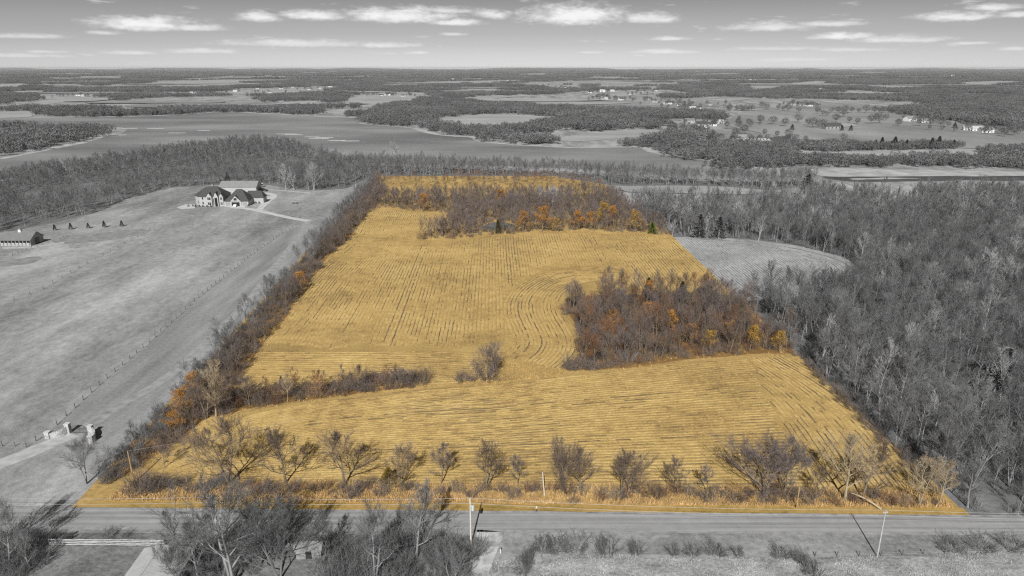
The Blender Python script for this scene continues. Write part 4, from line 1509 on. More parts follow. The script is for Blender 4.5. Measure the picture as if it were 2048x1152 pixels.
# roadside shrubs and the brush in the bank
for k_ in range(112):
    px = 275 + k_ * 14.3 + random.uniform(-9, 9)
    py = 972 + (px - 275) * .02 + random.uniform(-11, 9)
    cand.append((*G(px, py), random.uniform(1.1, 2.8), 'shrub', random.choice(['brown', 'mauve', 'red', 'brush']), 'brown twiggy shrub in the roadside bank under the bare trees', 'shrubs of the roadside bank', 'shrub!' if k_ % 2 else 'shrub'))
for (px, py, h, w, lb) in [(280, 985, 4.0, 1.1, 'leaning dense brown shrub at the foot of the leaning pole'), (320, 980, 4.2, 1.0, 'tall brown shrub right of the leaning pole'), (700, 990, 3.5, 1.1, 'grey-brown bush hanging onto the verge below the bushy tree'),
                           (925, 762, 3.2, 1.2, 'low brown bush left of the lone rounded tree'), (945, 762, 2.6, 1.0, 'small brown bush touching the lone rounded tree'), (1145, 738, 5.0, 1.1, 'large mauve bush at the lower left tip of the wooded hollow'),
                           (1165, 736, 4.5, 1.0, 'second mauve bush at the lower left tip of the wooded hollow'), (1255, 724, 5.0, .8, 'pale grey feathery bush at the lower edge of the hollow'), (1148, 1006, 1.6, 1.0, 'small dark low bush on the verge below the leaning-limb tree')]:
    at('shrub', px, py, h, 'grey' if 'grey feathery' in lb else 'mauve', lb, None, wide=w)
for (px, py, h, w, lb) in [(1085, 1098, 2.4, 1.1, 'grey bush right of the dirt track'), (1115, 1100, 2.6, 1.2, 'grey bush left part of the hedge right of the dirt track'), (1150, 1098, 3.0, 1.2, 'rounded grey bush closing the hedge near the dirt track'),
                           (1214, 1106, 2.8, 1.0, 'rounded grey bush standing alone above the meadow'), (1272, 1108, 2.6, .7, 'thin grey sapling bush above the meadow'), (1345, 1106, 1.6, 1.2, 'low dark bush, first of the meadow edge run'),
                           (1385, 1108, 1.7, 1.3, 'low dark bush, second of the meadow edge run'), (1430, 1106, 2.2, 1.2, 'low dark bush, third and tallest of the meadow edge run'), (1475, 1108, 1.4, 1.2, 'low dark bush, last of the meadow edge run'),
                           (1560, 1112, 2.2, 1.1, 'dark bush with a thin stem above the meadow'), (1600, 1122, 3.0, .6, 'upright dark bush in the meadow left of the line pole'), (1625, 1150, 2.6, .9, 'dark bush in the meadow at the bottom edge'),
                           (1900, 1098, 2.2, 1.5, 'wide dark bush left one of the right-hand roadside run'), (1960, 1096, 2.4, 1.5, 'wide dark bush in the middle of the right-hand roadside run'), (2025, 1094, 2.4, 1.5, 'wide dark bush at the right frame edge below the road')]:
    at('shrub', px, py, h, 'dark', lb, 'bushes along the meadow fence', wide=w * 1.1, i=1 if w > 1 else 3)
P = fill(W([(-40, 1068), (95, 1070), (100, 1110), (40, 1170), (-60, 1170)]), 2.3)
cands(P, 1.5, 3.6, ['shrub'], ['dark', 'grey'], 'grey twiggy shrub in the thicket left of the board fence', 'thicket left of the board fence', 'shrub!')
P = fill(W([(640, 1090), (935, 1080), (960, 1100), (930, 1180), (640, 1180)]), 2.1)
cands(P, 1.6, 4.0, ['shrub'], ['grey', 'dark'], 'grey twiggy shrub in the thicket left of the dirt track', 'thicket left of the dirt track', 'shrub!')
P = fill(W([(395, 1085), (640, 1078), (640, 1100), (560, 1120), (430, 1180), (395, 1180)]), 2.6)
cands(P, 1.4, 3.2, ['shrub'], ['dark', 'dark', 'grey'], 'dark twiggy shrub under the big trees below the road', 'shrubs under the big grey trees', 'shrub!')
P = fill(W([(110, 1068), (300, 1064), (310, 1080), (110, 1082)]), 3.0)
cands(P, 1.0, 1.9, ['shrub'], ['dark', 'grey'], 'dark low shrub between the road and the board fence', 'shrubs behind the board fence', 'shrub!')

# ---- sort out who is drawn singly: the 300 that show largest
def shown(c):
    x, y, h = c[0], c[1], c[2]
    px, py, dep = PX(x, y, h * .6)
    if px < -20 or px > 2068 or py > 1190:
        return 0
    return h / dep


singles, mass = [], []
for sz, cap in (('tree', 300 - N_IND['tree'] - 5), ('shrub', 290 - N_IND['shrub'])):
    lst = [c for c in cand if c[7].startswith(sz)]
    lst.sort(key=lambda c: -(shown(c) + (10 if c[7].endswith('!') else 0)))
    singles += lst[:cap]
    mass += lst[cap:]
BORDER = PARCEL[5:7]
for c in singles:
    lb, gp = c[5], c[6]
    if gp == L_RIGHT[1]:
        pale = {'pale': 'pale-barked', 'dark': 'dark grey'}.get(c[4], 'mid-grey')
        if c[1] < 122:
            lb, gp = pale + ' bare tree at the road edge of the big right-hand wood', 'right wood, road edge, ' + pale
        elif seg_dist(np.array([[c[0], c[1]]]), BORDER)[0] < 14:
            lb, gp = pale + ' bare tree on the field side of the big right-hand wood', 'right wood, field side, ' + pale
        elif PX(c[0], c[1])[0] > 1850:
            lb, gp = pale + ' bare tree of the big wood close to the right frame edge', 'right wood, frame edge, ' + pale
        else:
            lb, gp = pale + ' bare tree deep inside the big right-hand wood', 'right wood, inside, ' + pale
    plant(c[3], c[0], c[1], c[2], c[4], lb, gp)
tp, sp = [], []
for c in mass:
    px, py, dep = PX(c[0], c[1], 6)
    if px < -160 or px > 2210:
        continue
    k = c[3]
    if k == 'wood' and c[1] > 330:
        k = 'mid'
    if c[1] > 620 and k == 'mid':
        k = 'far'
    i = random.randrange(len(PROTO[k]))
    (tp if c[7].startswith('tree') else sp).append((c[0], c[1], 0, random.uniform(0, 6.28), c[2] / PROTO[k][i][3], k, i, c[4]))
for (x, y, h) in PARK:
    i = random.randrange(4)
    tp.append((x, y, 0, random.uniform(0, 6.28), h / 12, 'park', i, random.choice(['dark', 'dark', 'conifer'])))
scatter('woodland', tp, 'mass of bare trees filling the woods around the golden field', 'woodland')
scatter('undergrowth', sp, 'twiggy undergrowth on the floor of the woods and hedgerows', 'undergrowth')


# ---- far woods: clumps of bare crowns out to the horizon
def clump(seed, size, n, h0, h1, nt, ts):
    rng = np.random.default_rng(seed)
    b = MB()
    for i in range(n):
        c = np.array([rng.uniform(-size, size) * .5, rng.uniform(-size, size) * .5])
        h = rng.uniform(h0, h1)
        w = h * rng.uniform(.28, .42)
        k = len(b.v)
        b.v += [(c[0] - .25, c[1], -.2), (c[0] + .25, c[1], -.2), (c[0], c[1], h * .8)]
        b.f.append((k, k + 1, k + 2))
        for q in range(nt):
            d = unit(rng.normal(size=3))
            r = rng.uniform(.35, 1) ** .5
            p = np.array([c[0] + d[0] * w * r, c[1] + d[1] * w * r, h * .6 + d[2] * h * .4 * r])
            a = unit(rng.normal(size=3) + np.array([0, 0, .6])) * ts * rng.uniform(.6, 1.4)
            s = unit(np.cross(a, rng.normal(size=3))) * ts * .3
            k = len(b.v)
            b.v += [tuple(p - s), tuple(p + s), tuple(p + a)]
            b.f.append((k, k + 1, k + 2))
    return b


fcol = bpy.data.collections.new('far_wood_kinds')
NF = 6
for i in range(NF):
    b = clump(300 + i, 44, 34, 7, 12, 80, 1.5)
    fcol.objects.link(bpy.data.objects.new('far_wood_kind_%02d' % i, b.mesh('far_wood_kind', 'far_wood' if i % 3 else 'far_wood_light')))
for i in range(3):
    b = clump(320 + i, 170, 90, 9, 16, 30, 6.5)
    fcol.objects.link(bpy.data.objects.new('far_wood_kind_%02d' % (NF + i), b.mesh('far_wood_kind', 'far_wood' if i else 'far_wood_light')))
PEN = [W([(-300, 237 + 12), (0, 250), (120, 250), (236, 252), (258, 258), (246, 266), (200, 277), (130, 293), (60, 307), (0, 319), (-300, 352)])]
near_edge = W([(-500, 400), (700, 330), (1200, 342), (1560, 346), (2600, 360)])
rows = []


HOUSE_W = np.array([G(h[0], h[1]) for h in FARH])
LAKE_S = smooth(LAKE, 20, 2, True)


def blocked(P):
    r = inside(LAKE_S, P)
    for f in FIELD_W:
        r |= inside(f, P)
    for h in HOUSE_W:
        k = .5 + h[1] / 2400
        r |= (np.abs(P[:, 0] - h[0]) < 42 * k) & (np.abs(P[:, 1] - h[1]) < 60 * k)
    return r


for y0, y1, st, k0, k1 in ((640, 1400, 26, 0, NF), (1400, 3200, 36, 0, NF), (3200, 5200, 48, 0, NF), (5200, 12000, 150, NF, NF + 3), (12000, 26000, 330, NF, NF + 3)):
    PP = []
    for y in np.arange(y0, y1, st):
        half = .80 * (y * .9516 + 25) + 60
        xs_ = np.arange(-half, half, st)
        PP.append(np.stack([xs_ + RNG.uniform(-.4, .4, len(xs_)) * st, y + RNG.uniform(-.4, .4, len(xs_)) * st], 1))
    P = np.vstack(PP)
    bl = blocked(P)
    for dy in ((-18, 20, 45, 75) if y0 < 1400 else (-20, 30, 70, 120)):
        bl |= blocked(P + np.array([0, dy]))
    for dx in (-20, 20):
        bl |= blocked(P + np.array([dx, 0]))
    n1 = fbm(P[:, 0], P[:, 1] * 1.3, 420 if y0 < 3000 else 800)
    keep = (~bl) & (n1 > (.43 if y0 < 5000 else .39))
    if y0 < 1400:      # the near part is laid out wood by wood
        keep = ~bl
        keep &= ~inside(W([(1440, 300), (1700, 296), (1990, 296), (2300, 300), (2300, 372), (1400, 372), (1330, 320)]), P)
        keep &= ~inside(W([(-500, 420), (-100, 372), (200, 326), (400, 297), (540, 284), (640, 310), (740, 326), (1200, 340), (1500, 345), (1640, 350), (1640, 400), (-500, 500)]), P)
        keep &= vnoise(P[:, 0], P[:, 1], 70) > .16
    for p in P[keep]:
        rows.append((p[0], p[1], 0, random.uniform(0, 6.28), random.uniform(.75, 1.15), random.randrange(k0, k1)))
# tree belts between the strip field, the mud flat and the far meadow
BELTS = [[(1440, 338), (1560, 333), (1700, 331), (1850, 333), (2000, 334), (2300, 338), (2300, 325), (1990, 322), (1700, 323), (1500, 322)],
         [(1340, 314), (1440, 322), (1560, 318), (1560, 300), (1500, 292), (1400, 290), (1330, 296)],
         [(1560, 303), (1700, 301), (1900, 298), (1900, 293), (1700, 293), (1560, 294)], [(1990, 320), (2300, 330), (2300, 310), (2060, 305), (1980, 305)]]
for bt in BELTS:
    for p in fill(W(bt), 15):
        rows.append((p[0], p[1], 0, random.uniform(0, 6.28), random.uniform(.55, .85), random.randrange(0, NF)))
scatter_col('far_woodland', rows, fcol, 'grey woods covering the land around the lake out to the horizon', 'woodland')


# low wooded ridges on the horizon
for (yr, hmax, sd, nm) in ((17500, 26, 900, 1), (23000, 44, 1500, 2), (28500, 62, 2600, 3)):
    b = MB()
    xr = np.arange(-29000, 29001, 220.0)
    hh = hmax * (.15 + .85 * np.clip((fbm(xr, xr * 0 + nm * 977, sd) - .40) * 4.5, 0, 1)) + 7 * vnoise(xr, xr * 0 + nm, 300) + 7 * RNG.random(len(xr)) * (vnoise(xr, xr * 0 + 9, 900) > .5)
    for x, h in zip(xr, hh):
        b.v += [(x, yr - 900, -.5), (x, yr, h), (x, yr + 900, -.5)]
    for i in range(len(xr) - 1):
        k = i * 3
        b.f += [(k, k + 3, k + 4, k + 1), (k + 1, k + 4, k + 5, k + 2)]
    struct('hills', b, 'far_wood')


# ---- dry grass on the bank and rough meadow
def grass(name, P, h, w, m, label, n=5):
    b = MB()
    for x, y in P:
        for q in range(n):
            a = random.uniform(0, 6.28)
            cx, cy = x + random.gauss(0, .22), y + random.gauss(0, .22)
            dx, dy = math.cos(a) * w, math.sin(a) * w
            hh = h * random.uniform(.5, 1.15)
            k = len(b.v)
            b.v += [(cx - dx, cy - dy, 0), (cx + dx, cy + dy, 0), (cx + random.gauss(0, .3 * hh), cy + random.gauss(0, .3 * hh), hh)]
            b.f.append((k, k + 1, k + 2))
    o = build(name, b, m)
    return tag(o, label, 'grass', None, 'stuff')


bank = []
for x in np.arange(-78, 84, .42):
    yf = road_y(x, 'far')
    for q in range(12):
        bank.append((x + random.uniform(-.3, .3), yf + 2.9 + random.uniform(0, 1) ** 1.3 * (5.2 + 2 * vnoise(np.array([x]), np.array([3.0]), 12)[0])))
grass('dry_grass', bank, .75, .055, 'blade_tan', 'tan dry grass on the bank between the road and the golden field')
edge_pts = []
for line, wd in (([(1130, 747), (1290, 733), (1400, 719), (1560, 708)], 3.5), ([(480, 820), (640, 797), (860, 772)], 1.6), ([(870, 772), (1000, 768), (1125, 748)], 3.0), ([(255, 955), (330, 905), (400, 858), (470, 822)], 2.5),
                 ([(830, 484), (1030, 468), (1160, 463), (1290, 470), (1345, 478)], 2.0), ([(735, 427), (700, 478), (650, 524), (610, 584), (570, 642), (520, 702), (495, 738)], 1.8)):
    for p in dense(W(line), .45):
        edge_pts.append((p[0] + random.gauss(0, wd), p[1] + random.gauss(0, wd)))
grass('dry_grass', edge_pts, .6, .07, 'blade_gold', 'gold rough grass along the edges of the stubble field')
wedge = fill(W([(1000, 716), (1060, 722), (1120, 738), (1128, 750), (1000, 768), (930, 770), (960, 730)]), .6)
grass('dry_grass', wedge, .5, .06, 'blade_gold', 'soft gold grass in the gap between the lone tree and the wooded hollow', 4)
mq = fill(mp, 0.55)
mq = mq[(mq[:, 1] > 86) & (np.abs(mq[:, 0]) < 110)]
mq = mq[vnoise(mq[:, 0], mq[:, 1], 3.0) > .42]
grass('meadow_grass', mq, .38, .05, 'blade_grey', 'pale rough grass of the meadow at the lower right', 4)

# ================================================================== BUILDINGS
def hip_gable(b, x0, x1, y0, y1, z0, z1, hip0=0.0, hip1=0.0, axis='x', th=.0):
    """closed roof over a rectangle with its ridge along x or y; hip0 and hip1 pull the ridge ends in"""
    if axis == 'x':
        ym = (y0 + y1) / 2
        r0, r1 = (x0 + hip0, ym, z1), (x1 - hip1, ym, z1)
        c = [(x0, y0, z0), (x1, y0, z0), (x1, y1, z0), (x0, y1, z0)]
        b.poly([c[0], c[1], r1, r0])
        b.poly([c[2], c[3], r0, r1])
        b.poly([c[1], c[2], r1])
        b.poly([c[3], c[0], r0])
    else:
        xm = (x0 + x1) / 2
        r0, r1 = (xm, y0 + hip0, z1), (xm, y1 - hip1, z1)
        c = [(x0, y0, z0), (x1, y0, z0), (x1, y1, z0), (x0, y1, z0)]
        b.poly([c[0], c[1], r0])
        b.poly([c[1], c[2], r1, r0])
        b.poly([c[2], c[3], r1])
        b.poly([c[3], c[0], r0, r1])
    b.poly([c[3], c[2], c[1], c[0]])


def boxpart(name, m, parent, *a):
    b = MB()
    b.box(*a)
    return build(name, b, m, parent)


# ---- the big house
hx, hy = G(449, 412)
H_ = thing('house', 'large pale two-storey house with dark hipped roofs and three garage doors', 'house', (hx, hy, 0), R(3))
b = MB()
MAIN = [(-10.5, 0), (0, 0), (0, 13), (-19, 13), (-19, 6), (-15, 1.6)]
b.prism(MAIN, 0, 5.7)
build('wall', b, 'siding', H_)
b = MB()
ov = [(-10.3, -.5), (.4, -.5), (.4, 13.5), (-19.6, 13.5), (-19.6, 5.8), (-15.3, 1.0)]
ra, rbp = (-12.0, 7.2, 10.8), (-5.2, 6.6, 11.0)
pt = [(x, y, 5.75) for x, y in ov]
b.poly([pt[0], pt[1], rbp, ra])
b.poly([pt[1], pt[2], rbp])
b.poly([pt[2], pt[3], ra, rbp])
b.poly([pt[3], pt[4], ra])
b.poly([pt[4], pt[5], ra])
b.poly([pt[5], pt[0], ra])
b.poly(pt[::-1])
rf = build('roof', b, 'roof_shingle', H_)
boxpart('chimney', 'siding_grey', rf, -9.6, -8.6, 9.0, 10.0, 8.6, 11.6)
for (xa, xb, zt) in ((-9.7, -6.7, 8.1), (-5.4, -2.9, 8.6), (-2.2, .05, 7.9)):
    b = MB()
    b.prism([(xa, -1.2), (xb, -1.2), (xb, .6), (xa, .6)], .005, 6.1)
    xm = (xa + xb) / 2
    b.poly([(xa, -1.2, 6.1), (xb, -1.2, 6.1), (xm, -1.2, zt)])
    fr = build('front_bay', b, 'siding', H_)
    b = MB()
    e = .3
    zs = 6.1 - e * (zt - 6.1) / (xm - xa)
    b.quad((xa - e, -1.45, zs), (xm, -1.45, zt + .08), (xm, 4.4, zt + .08), (xa - e, 4.4, zs))
    b.quad((xm, -1.45, zt + .08), (xb + e, -1.45, zs), (xb + e, 4.4, zs), (xm, 4.4, zt + .08))
    build('gable_roof', b, 'roof_shingle', fr)
    if xa == -5.4:
        boxpart('entrance_door', 'dark_opening', H_, xa + .5, xb - .5, -1.30, -1.19, .1, 5.2)
    else:
        for z in (1.0, 4.0):
            w = boxpart('window', 'glass', H_, xa + .6, xb - .6, -1.28, -1.19, z, z + 1.5)
            boxpart('mullion', 'white_paint', w, xm - .05, xm + .05, -1.31, -1.285, z, z + 1.5)
for (xa, z) in ((-13.2, 1.2), (-13.2, 4.0)):
    b = MB()
    b.box(-.45, .45, -.06, .06, z, z + 1.3, math.atan2(1.6, -4.5) + math.pi, (-12.7, .73))
    build('window', b, 'glass', H_)
for y in (3.0, 4.6):
    b = MB()
    b.box(-.3, .3, -.06, .06, 1.4, 2.8, math.atan2(4.4, -4.0) + math.pi, (-16.5, 3.2))
    if y == 3.0:
        build('window', b, 'glass', H_)
for xa in (-6.3, -2.6):
    boxpart('window', 'glass', H_, xa, xa + .5, -.08, .02, .5, 4.6)
# garage block
b = MB()
b.prism([(.03, -.6), (14.6, -.6), (14.6, 11), (.03, 11)], 0, 2.95)
build('garage_wall', b, 'siding', H_)
b = MB()
hip_gable(b, .45, 15.1, -1.1, 11.6, 3.0, 9.4, 6.2, 5.2, 'x')
build('garage_roof', b, 'roof_shingle', H_)
b = MB()
b.prism([(3.9, -1.0), (10.4, -1.0), (10.4, 2), (3.9, 2)], .005, 3.1)
b.poly([(3.9, -1.0, 3.1), (10.4, -1.0, 3.1), (7.15, -1.0, 6.3)])
gb_ = build('garage_gable', b, 'siding', H_)
b = MB()
b.quad((3.5, -1.35, 2.75), (7.15, -1.35, 6.4), (7.15, 5.2, 6.4), (3.5, 5.2, 2.75))
b.quad((7.15, -1.35, 6.4), (10.8, -1.35, 2.75), (10.8, 5.2, 2.75), (7.15, 5.2, 6.4))
build('gable_roof', b, 'roof_shingle', gb_)
boxpart('window', 'glass', H_, 6.3, 8.0, -1.1, -.98, 3.5, 4.9)
boxpart('garage_door', 'siding_grey', H_, 1.2, 3.6, -.68, -.58, .05, 2.4)
boxpart('garage_door', 'dark_opening', H_, 4.8, 9.5, -1.07, -.98, .05, 2.4)  # door stands open: near-black colour stands in for the shade inside
boxpart('garage_door', 'siding_grey', H_, 11.0, 13.8, -.68, -.58, .05, 2.4)
# right wing
b = MB()
b.prism([(13, 8.5), (21.0, 8.5), (21.0, 15.5), (13, 15.5)], 0, 3.4)
build('wing_wall', b, 'siding', H_)
b = MB()
hip_gable(b, 11.0, 21.5, 8.0, 16.0, 3.45, 7.2, 0, 2.2, 'x')
build('wing_roof', b, 'roof_shingle', H_)
for k_, (x, y) in enumerate([(-21, -1.0), (-18.5, -.4), (-16.6, -1.6), (-14, -2.2), (-11.8, -2.4), (-9.4, -2.4), (-7.2, -2.5), (14.8, -1.5), (16.5, 7.4), (18.5, 7.4)]):
    p = (hx + x * math.cos(R(3)) - y * math.sin(R(3)), hy + x * math.sin(R(3)) + y * math.cos(R(3)))
    plant('cedar', p[0], p[1], 1.3, 'conifer', 'small clipped dark shrub along the walls of the big house', 'clipped shrubs round the big house', i=2, wide=1.7, name='garden_shrub')['category'] = 'shrub'


def gable_building(name, label, cat, loc, rz, L, D, eave, ridge, wall_m, roof_m, group=None, oh=.4):
    o = thing(name, label, cat, (loc[0], loc[1], 0), rz, group)
    b = MB()
    b.prism([(-L / 2, 0), (L / 2, 0), (L / 2, D), (-L / 2, D)], 0, eave)
    for s in (-1, 1):
        b.poly([(s * L / 2, 0, eave), (s * L / 2, D, eave), (s * L / 2, D / 2, ridge - .12)][::s])
    build('wall', b, wall_m, o)
    b = MB()
    k = (ridge - eave) / (D / 2)
    zl = eave - oh * k
    for y0, y1, z0, z1 in ((-oh, D / 2, zl, ridge), (D / 2, D + oh, ridge, zl)):
        b.quad((-L / 2 - oh, y0, z0), (L / 2 + oh, y0, z0), (L / 2 + oh, y1, z1), (-L / 2 - oh, y1, z1))
        b.quad((-L / 2 - oh, y1, z1 - .14), (L / 2 + oh, y1, z1 - .14), (L / 2 + oh, y0, z0 - .14), (-L / 2 - oh, y0, z0 - .14))
    b.quad((-L / 2 - oh, -oh, zl - .14), (L / 2 + oh, -oh, zl - .14), (L / 2 + oh, -oh, zl), (-L / 2 - oh, -oh, zl))
    r = build('roof', b, roof_m, o)
    return o, r


lx, ly = G(477, 387)
sh, r = gable_building('long_shed', 'long pale metal shed with grey roof behind the big house', 'shed', (lx, ly), R(2), 24, 11, 4.6, 7.6, 'siding', 'roof_metal')
boxpart('end_door', 'dark_paint', sh, 12.0, 12.1, 3, 8, .02, 3.6)
for x in np.arange(-11.5, 12, 1.15):
    b = MB()
    b.quad((x - .04, -.4, 4.6 - .4 * .545 + .05), (x + .04, -.4, 4.6 - .4 * .545 + .05), (x + .04, 5.5, 7.65), (x - .04, 5.5, 7.65))
    build('roof_seam', b, 'roof_metal_dark', r)
bx_, by_ = G(32, 492)
bn, r = gable_building('horse_barn', 'grey horse barn with white stall doors and small white cupola', 'barn', (bx_, by_), R(0), 14.2, 9.5, 3.1, 6.0, 'siding_grey', 'roof_metal_dark', None, .5)
cu = boxpart('cupola', 'white_paint', r, -.6, .6, 4.2, 5.4, 5.6, 7.0)
b = MB()
hip_gable(b, -.8, .8, 4.0, 5.6, 7.0, 7.7, .8, .8)
build('cupola_roof', b, 'roof_metal_dark', cu)
for i in range(8):
    x = -6.8 + i * 1.75
    op = boxpart('stall_opening', 'dark_opening', bn, x + .12, x + 1.45, -.09, -.01, 1.35, 2.5)
    dr = boxpart('stall_door', 'siding', bn, x, x + 1.1, -.2, -.1, .1, 1.5)
    boxpart('brace', 'siding_grey', dr, x + .1, x + 1.0, -.24, -.205, .7, .85)
boxpart('end_door', 'dark_paint', bn, 7.1, 7.2, 3.3, 6.2, .02, 3.0)
sheet('barn_apron', W([(5, 494), (62, 493), (105, 487), (130, 484), (128, 487), (95, 492), (62, 497), (5, 498)]), .05, 'gravel')

# ---- shed with pale metal roof below the road
c0, c1 = np.array(G(289, 1096, 2.8)), np.array(G(393, 1094, 2.8))
dv = c1 - c0
L0 = np.linalg.norm(dv)
rz = math.atan2(dv[1], dv[0])
sd = thing('shed', 'large shed with pale ribbed metal roof under bare branches, bottom left', 'shed', (c0[0], c0[1], 0), rz)
b = MB()
b.prism([(.35, -16), (L0 - .35, -16), (L0 - .35, -.3), (.35, -.3)], 0, 2.7)
build('wall', b, 'siding_grey', sd)
b = MB()
ym = -.9
xm = L0 * .45
b.quad((0, -16.4, 2.8), (xm, -16.4, 4.7), (xm, -1.6, 4.7), (0, 0, 2.8))
b.quad((xm, -16.4, 4.7), (L0, -16.4, 2.8), (L0, 0, 2.8), (xm, -1.6, 4.7))
b.poly([(0, 0, 2.8), (xm, -1.6, 4.7), (L0, 0, 2.8)])
r = build('roof', b, 'roof_pale', sd)
for y in np.arange(-16, -1.7, .62):
    for xa, xb in ((0.02, xm), (xm, L0 - .02)):
        b = MB()
        za, zb = (2.83, 4.73) if xa < xm - .01 else (4.73, 2.83)
        b.quad((xa, y - .035, za), (xb, y - .035, zb), (xb, y + .035, zb), (xa, y + .035, za))
        b.quad((xa, y + .035, za), (xb, y + .035, zb), (xb, y + .05, zb - .04), (xa, y + .05, za - .04))
        build('roof_rib', b, 'metal_pale', r)
b = MB()
b.tube([(xm, -16.4, 4.70), (xm, -1.6, 4.70)], .07, 6)
build('ridge_cap', b, 'metal_pale', r)
s2, r = gable_building('garden_shed', 'small grey-roofed garden shed under the big grey trees', 'shed', G(618, 1118), R(4), 4.2, 3.0, 1.9, 2.5, 'siding_grey', 'roof_metal', None, .2)
boxpart('door', 'dark_paint', s2, -.5, .5, -.06, 0.02, .02, 1.7)
for k_, px in enumerate((577, 588)):
    x, y = G(px, 1099)
    o = thing('water_barrel', ['left pale barrel', 'right pale barrel'][k_] + ' of the pair behind the small garden shed', 'barrel', (x, y, 0), 0, 'barrels behind the garden shed')
    b = MB()
    b.tube([(0, 0, 0), (0, 0, .1), (0, 0, .55), (0, 0, 1.0), (0, 0, 1.1)], [.33, .36, .40, .36, .33], 10)
    build('drum', b, 'metal_pale', o)
    b = MB()
    b.tube([(0, 0, .52), (0, 0, .58)], [.415, .415], 10)
    build('hoop', b, 'post_grey', o)

# ---- far houses
AH = W([(1660, 258), (1690, 257)])
names = ['house'] * len(FARH)
for k_, (px, py, L, wl) in enumerate(FARH):
    x, y = G(px, py)
    where = 'beyond the lake on the left' if px < 700 else ('on the open land past the lake' if px < 1100 else ('in the far settlement right of centre' if px < 1480 else 'on the far right meadow'))
    o, r = gable_building('far_house', 'small distant pale-walled house ' + where, 'house', (x, y), random.uniform(-.5, .5), L, L * .6, L * .26, L * .46, 'white_paint' if wl > .45 else 'siding', random.choice(['roof_metal', 'roof_metal_dark', 'roof_shingle', 'roof_pale']), 'distant houses ' + where, .3)
    for q in (-.3, 0, .3):
        if q == 0:
            boxpart('door', 'dark_paint', o, -.6, .6, -.12, .02, .02, min(2.4, L * .2))
        else:
            boxpart('window', 'glass', o, q * L - .7, q * L + .7, -.12, .02, 1.0, min(2.3, L * .2))
o, r = gable_building('far_house', 'large dark-roofed house alone in the far right meadow', 'house', G(1668, 259), R(8), 24, 12, 4.5, 8.5, 'siding_grey', 'roof_shingle')
for q in (-8, -3, 3, 8):
    boxpart('window', 'glass', o, q - .7, q + .7, -.12, .02, 1.2, 3.2)

# ================================================================== POLES, WIRES, FENCES, GATE
def pole(name, label, px, py, top_px, top_py, m, r=.15, transformer=False, cross=False, base_r=None):
    x, y = G(px, py)
    d = pix_dir(top_px, top_py)
    t = y / d[1]
    tx, tz = d[0] * t, CAM_H + d[2] * t
    o = thing(name, label, 'pole', (x, y, 0))
    b = MB()
    n = 5
    b.tube([((tx - x) * i / n, 0, tz * i / n - (.2 if i == 0 else 0)) for i in range(n + 1)], [(base_r or r * 1.25) + (r * .75 - (base_r or r * 1.25)) * i / n for i in range(n + 1)], 8)
    build('shaft', b, m, o)
    if transformer:
        b = MB()
        zz = tz * .80
        b.tube([(.42, 0, zz - .55), (.42, 0, zz - .5), (.42, 0, zz + .45), (.42, 0, zz + .5)], [.2, .26, .26, .2], 10)
        c = build('transformer', b, 'transformer', o)
        b = MB()
        b.tube([(.42, 0, zz + .5), (.42, 0, zz + .75)], [.05, .03], 6)
        build('bushing', b, 'metal_dark', c)
        b = MB()
        b.box(.05, .25, -.06, .06, zz - .1, zz + .1)
        build('bracket', b, 'metal_dark', o)
    if cross:
        b = MB()
        b.box(tx - x - .4, tx - x + .4, -.06, .06, tz - .55, tz - .42)
        build('crossarm', b, m, o)
        for s in (-.33, 0, .33):
            b = MB()
            b.tube([(tx - x + s, 0, tz - .42), (tx - x + s, 0, tz - .2)], [.05, .03], 6)
            build('insulator', b, 'metal_pale', o)
    return np.array([tx, y, tz])


p2 = pole('utility_pole', 'grey utility pole with pale transformer can below the road', 942, 1092, 940, 996, 'pole_pale', .14, True)
p3 = pole('utility_pole', 'grey utility pole right of centre in the meadow below the road', 1754, 1114, 1772, 1020, 'pole_grey', .11, False, True)
p1 = pole('utility_pole', 'grey utility pole hidden among the branches of the big grey tree', 431, 1084, 431, 994, 'pole_pale', .14, False, False)
p0 = np.array([p1[0] - 60, p1[1] + .4, p1[2]])
p4 = np.array([p3[0] + 60, p3[1] - .8, p3[2]])
lp = pole('wooden_pole', 'leaning brown wooden pole at the left end of the roadside row', 269, 966, 255, 902, 'wood_pole', .13)
pole('wooden_pole', 'short white pole standing in the roadside brush at the middle', 1089, 991, 1085, 944, 'pole_pale', .11)
pole('wooden_pole', 'bare tan wooden pole in the roadside brush right of centre', 1593, 1017, 1600, 967, 'wood_pole', .12)
pole('marker_post', 'short white post in the grass left of the roadside row', 375, 966, 373, 956, 'white_paint', .08)


def wire(label, pts, sag=.5, r=.016):
    b = MB()
    for a, c in zip(pts[:-1], pts[1:]):
        a, c = np.array(a), np.array(c)
        L = np.linalg.norm(c - a)
        b.tube([tuple(a + (c - a) * t - np.array([0, 0, sag * L / 60 * 4 * t * (1 - t)])) for t in np.linspace(0, 1, 15)], r, 4, False)
    o = build('power_line', b, 'wire')
    return tag(o, label, 'wire')


wire('upper power line strung along the road between the grey poles', [p0, p1, p2, p3, p4], .55, .022)
dz = np.array([0, 0, 1.05])
wire('lower power line strung along the road below the upper one', [p0 - dz, p1 - dz, p2 - dz, p3 - dz, p4 - dz], .55, .022)
wire('thin service wire running right from the leaning brown pole', [lp, np.array([lp[0] + 30, lp[1] + 16, lp[2] - 1.5])], .6, .014)

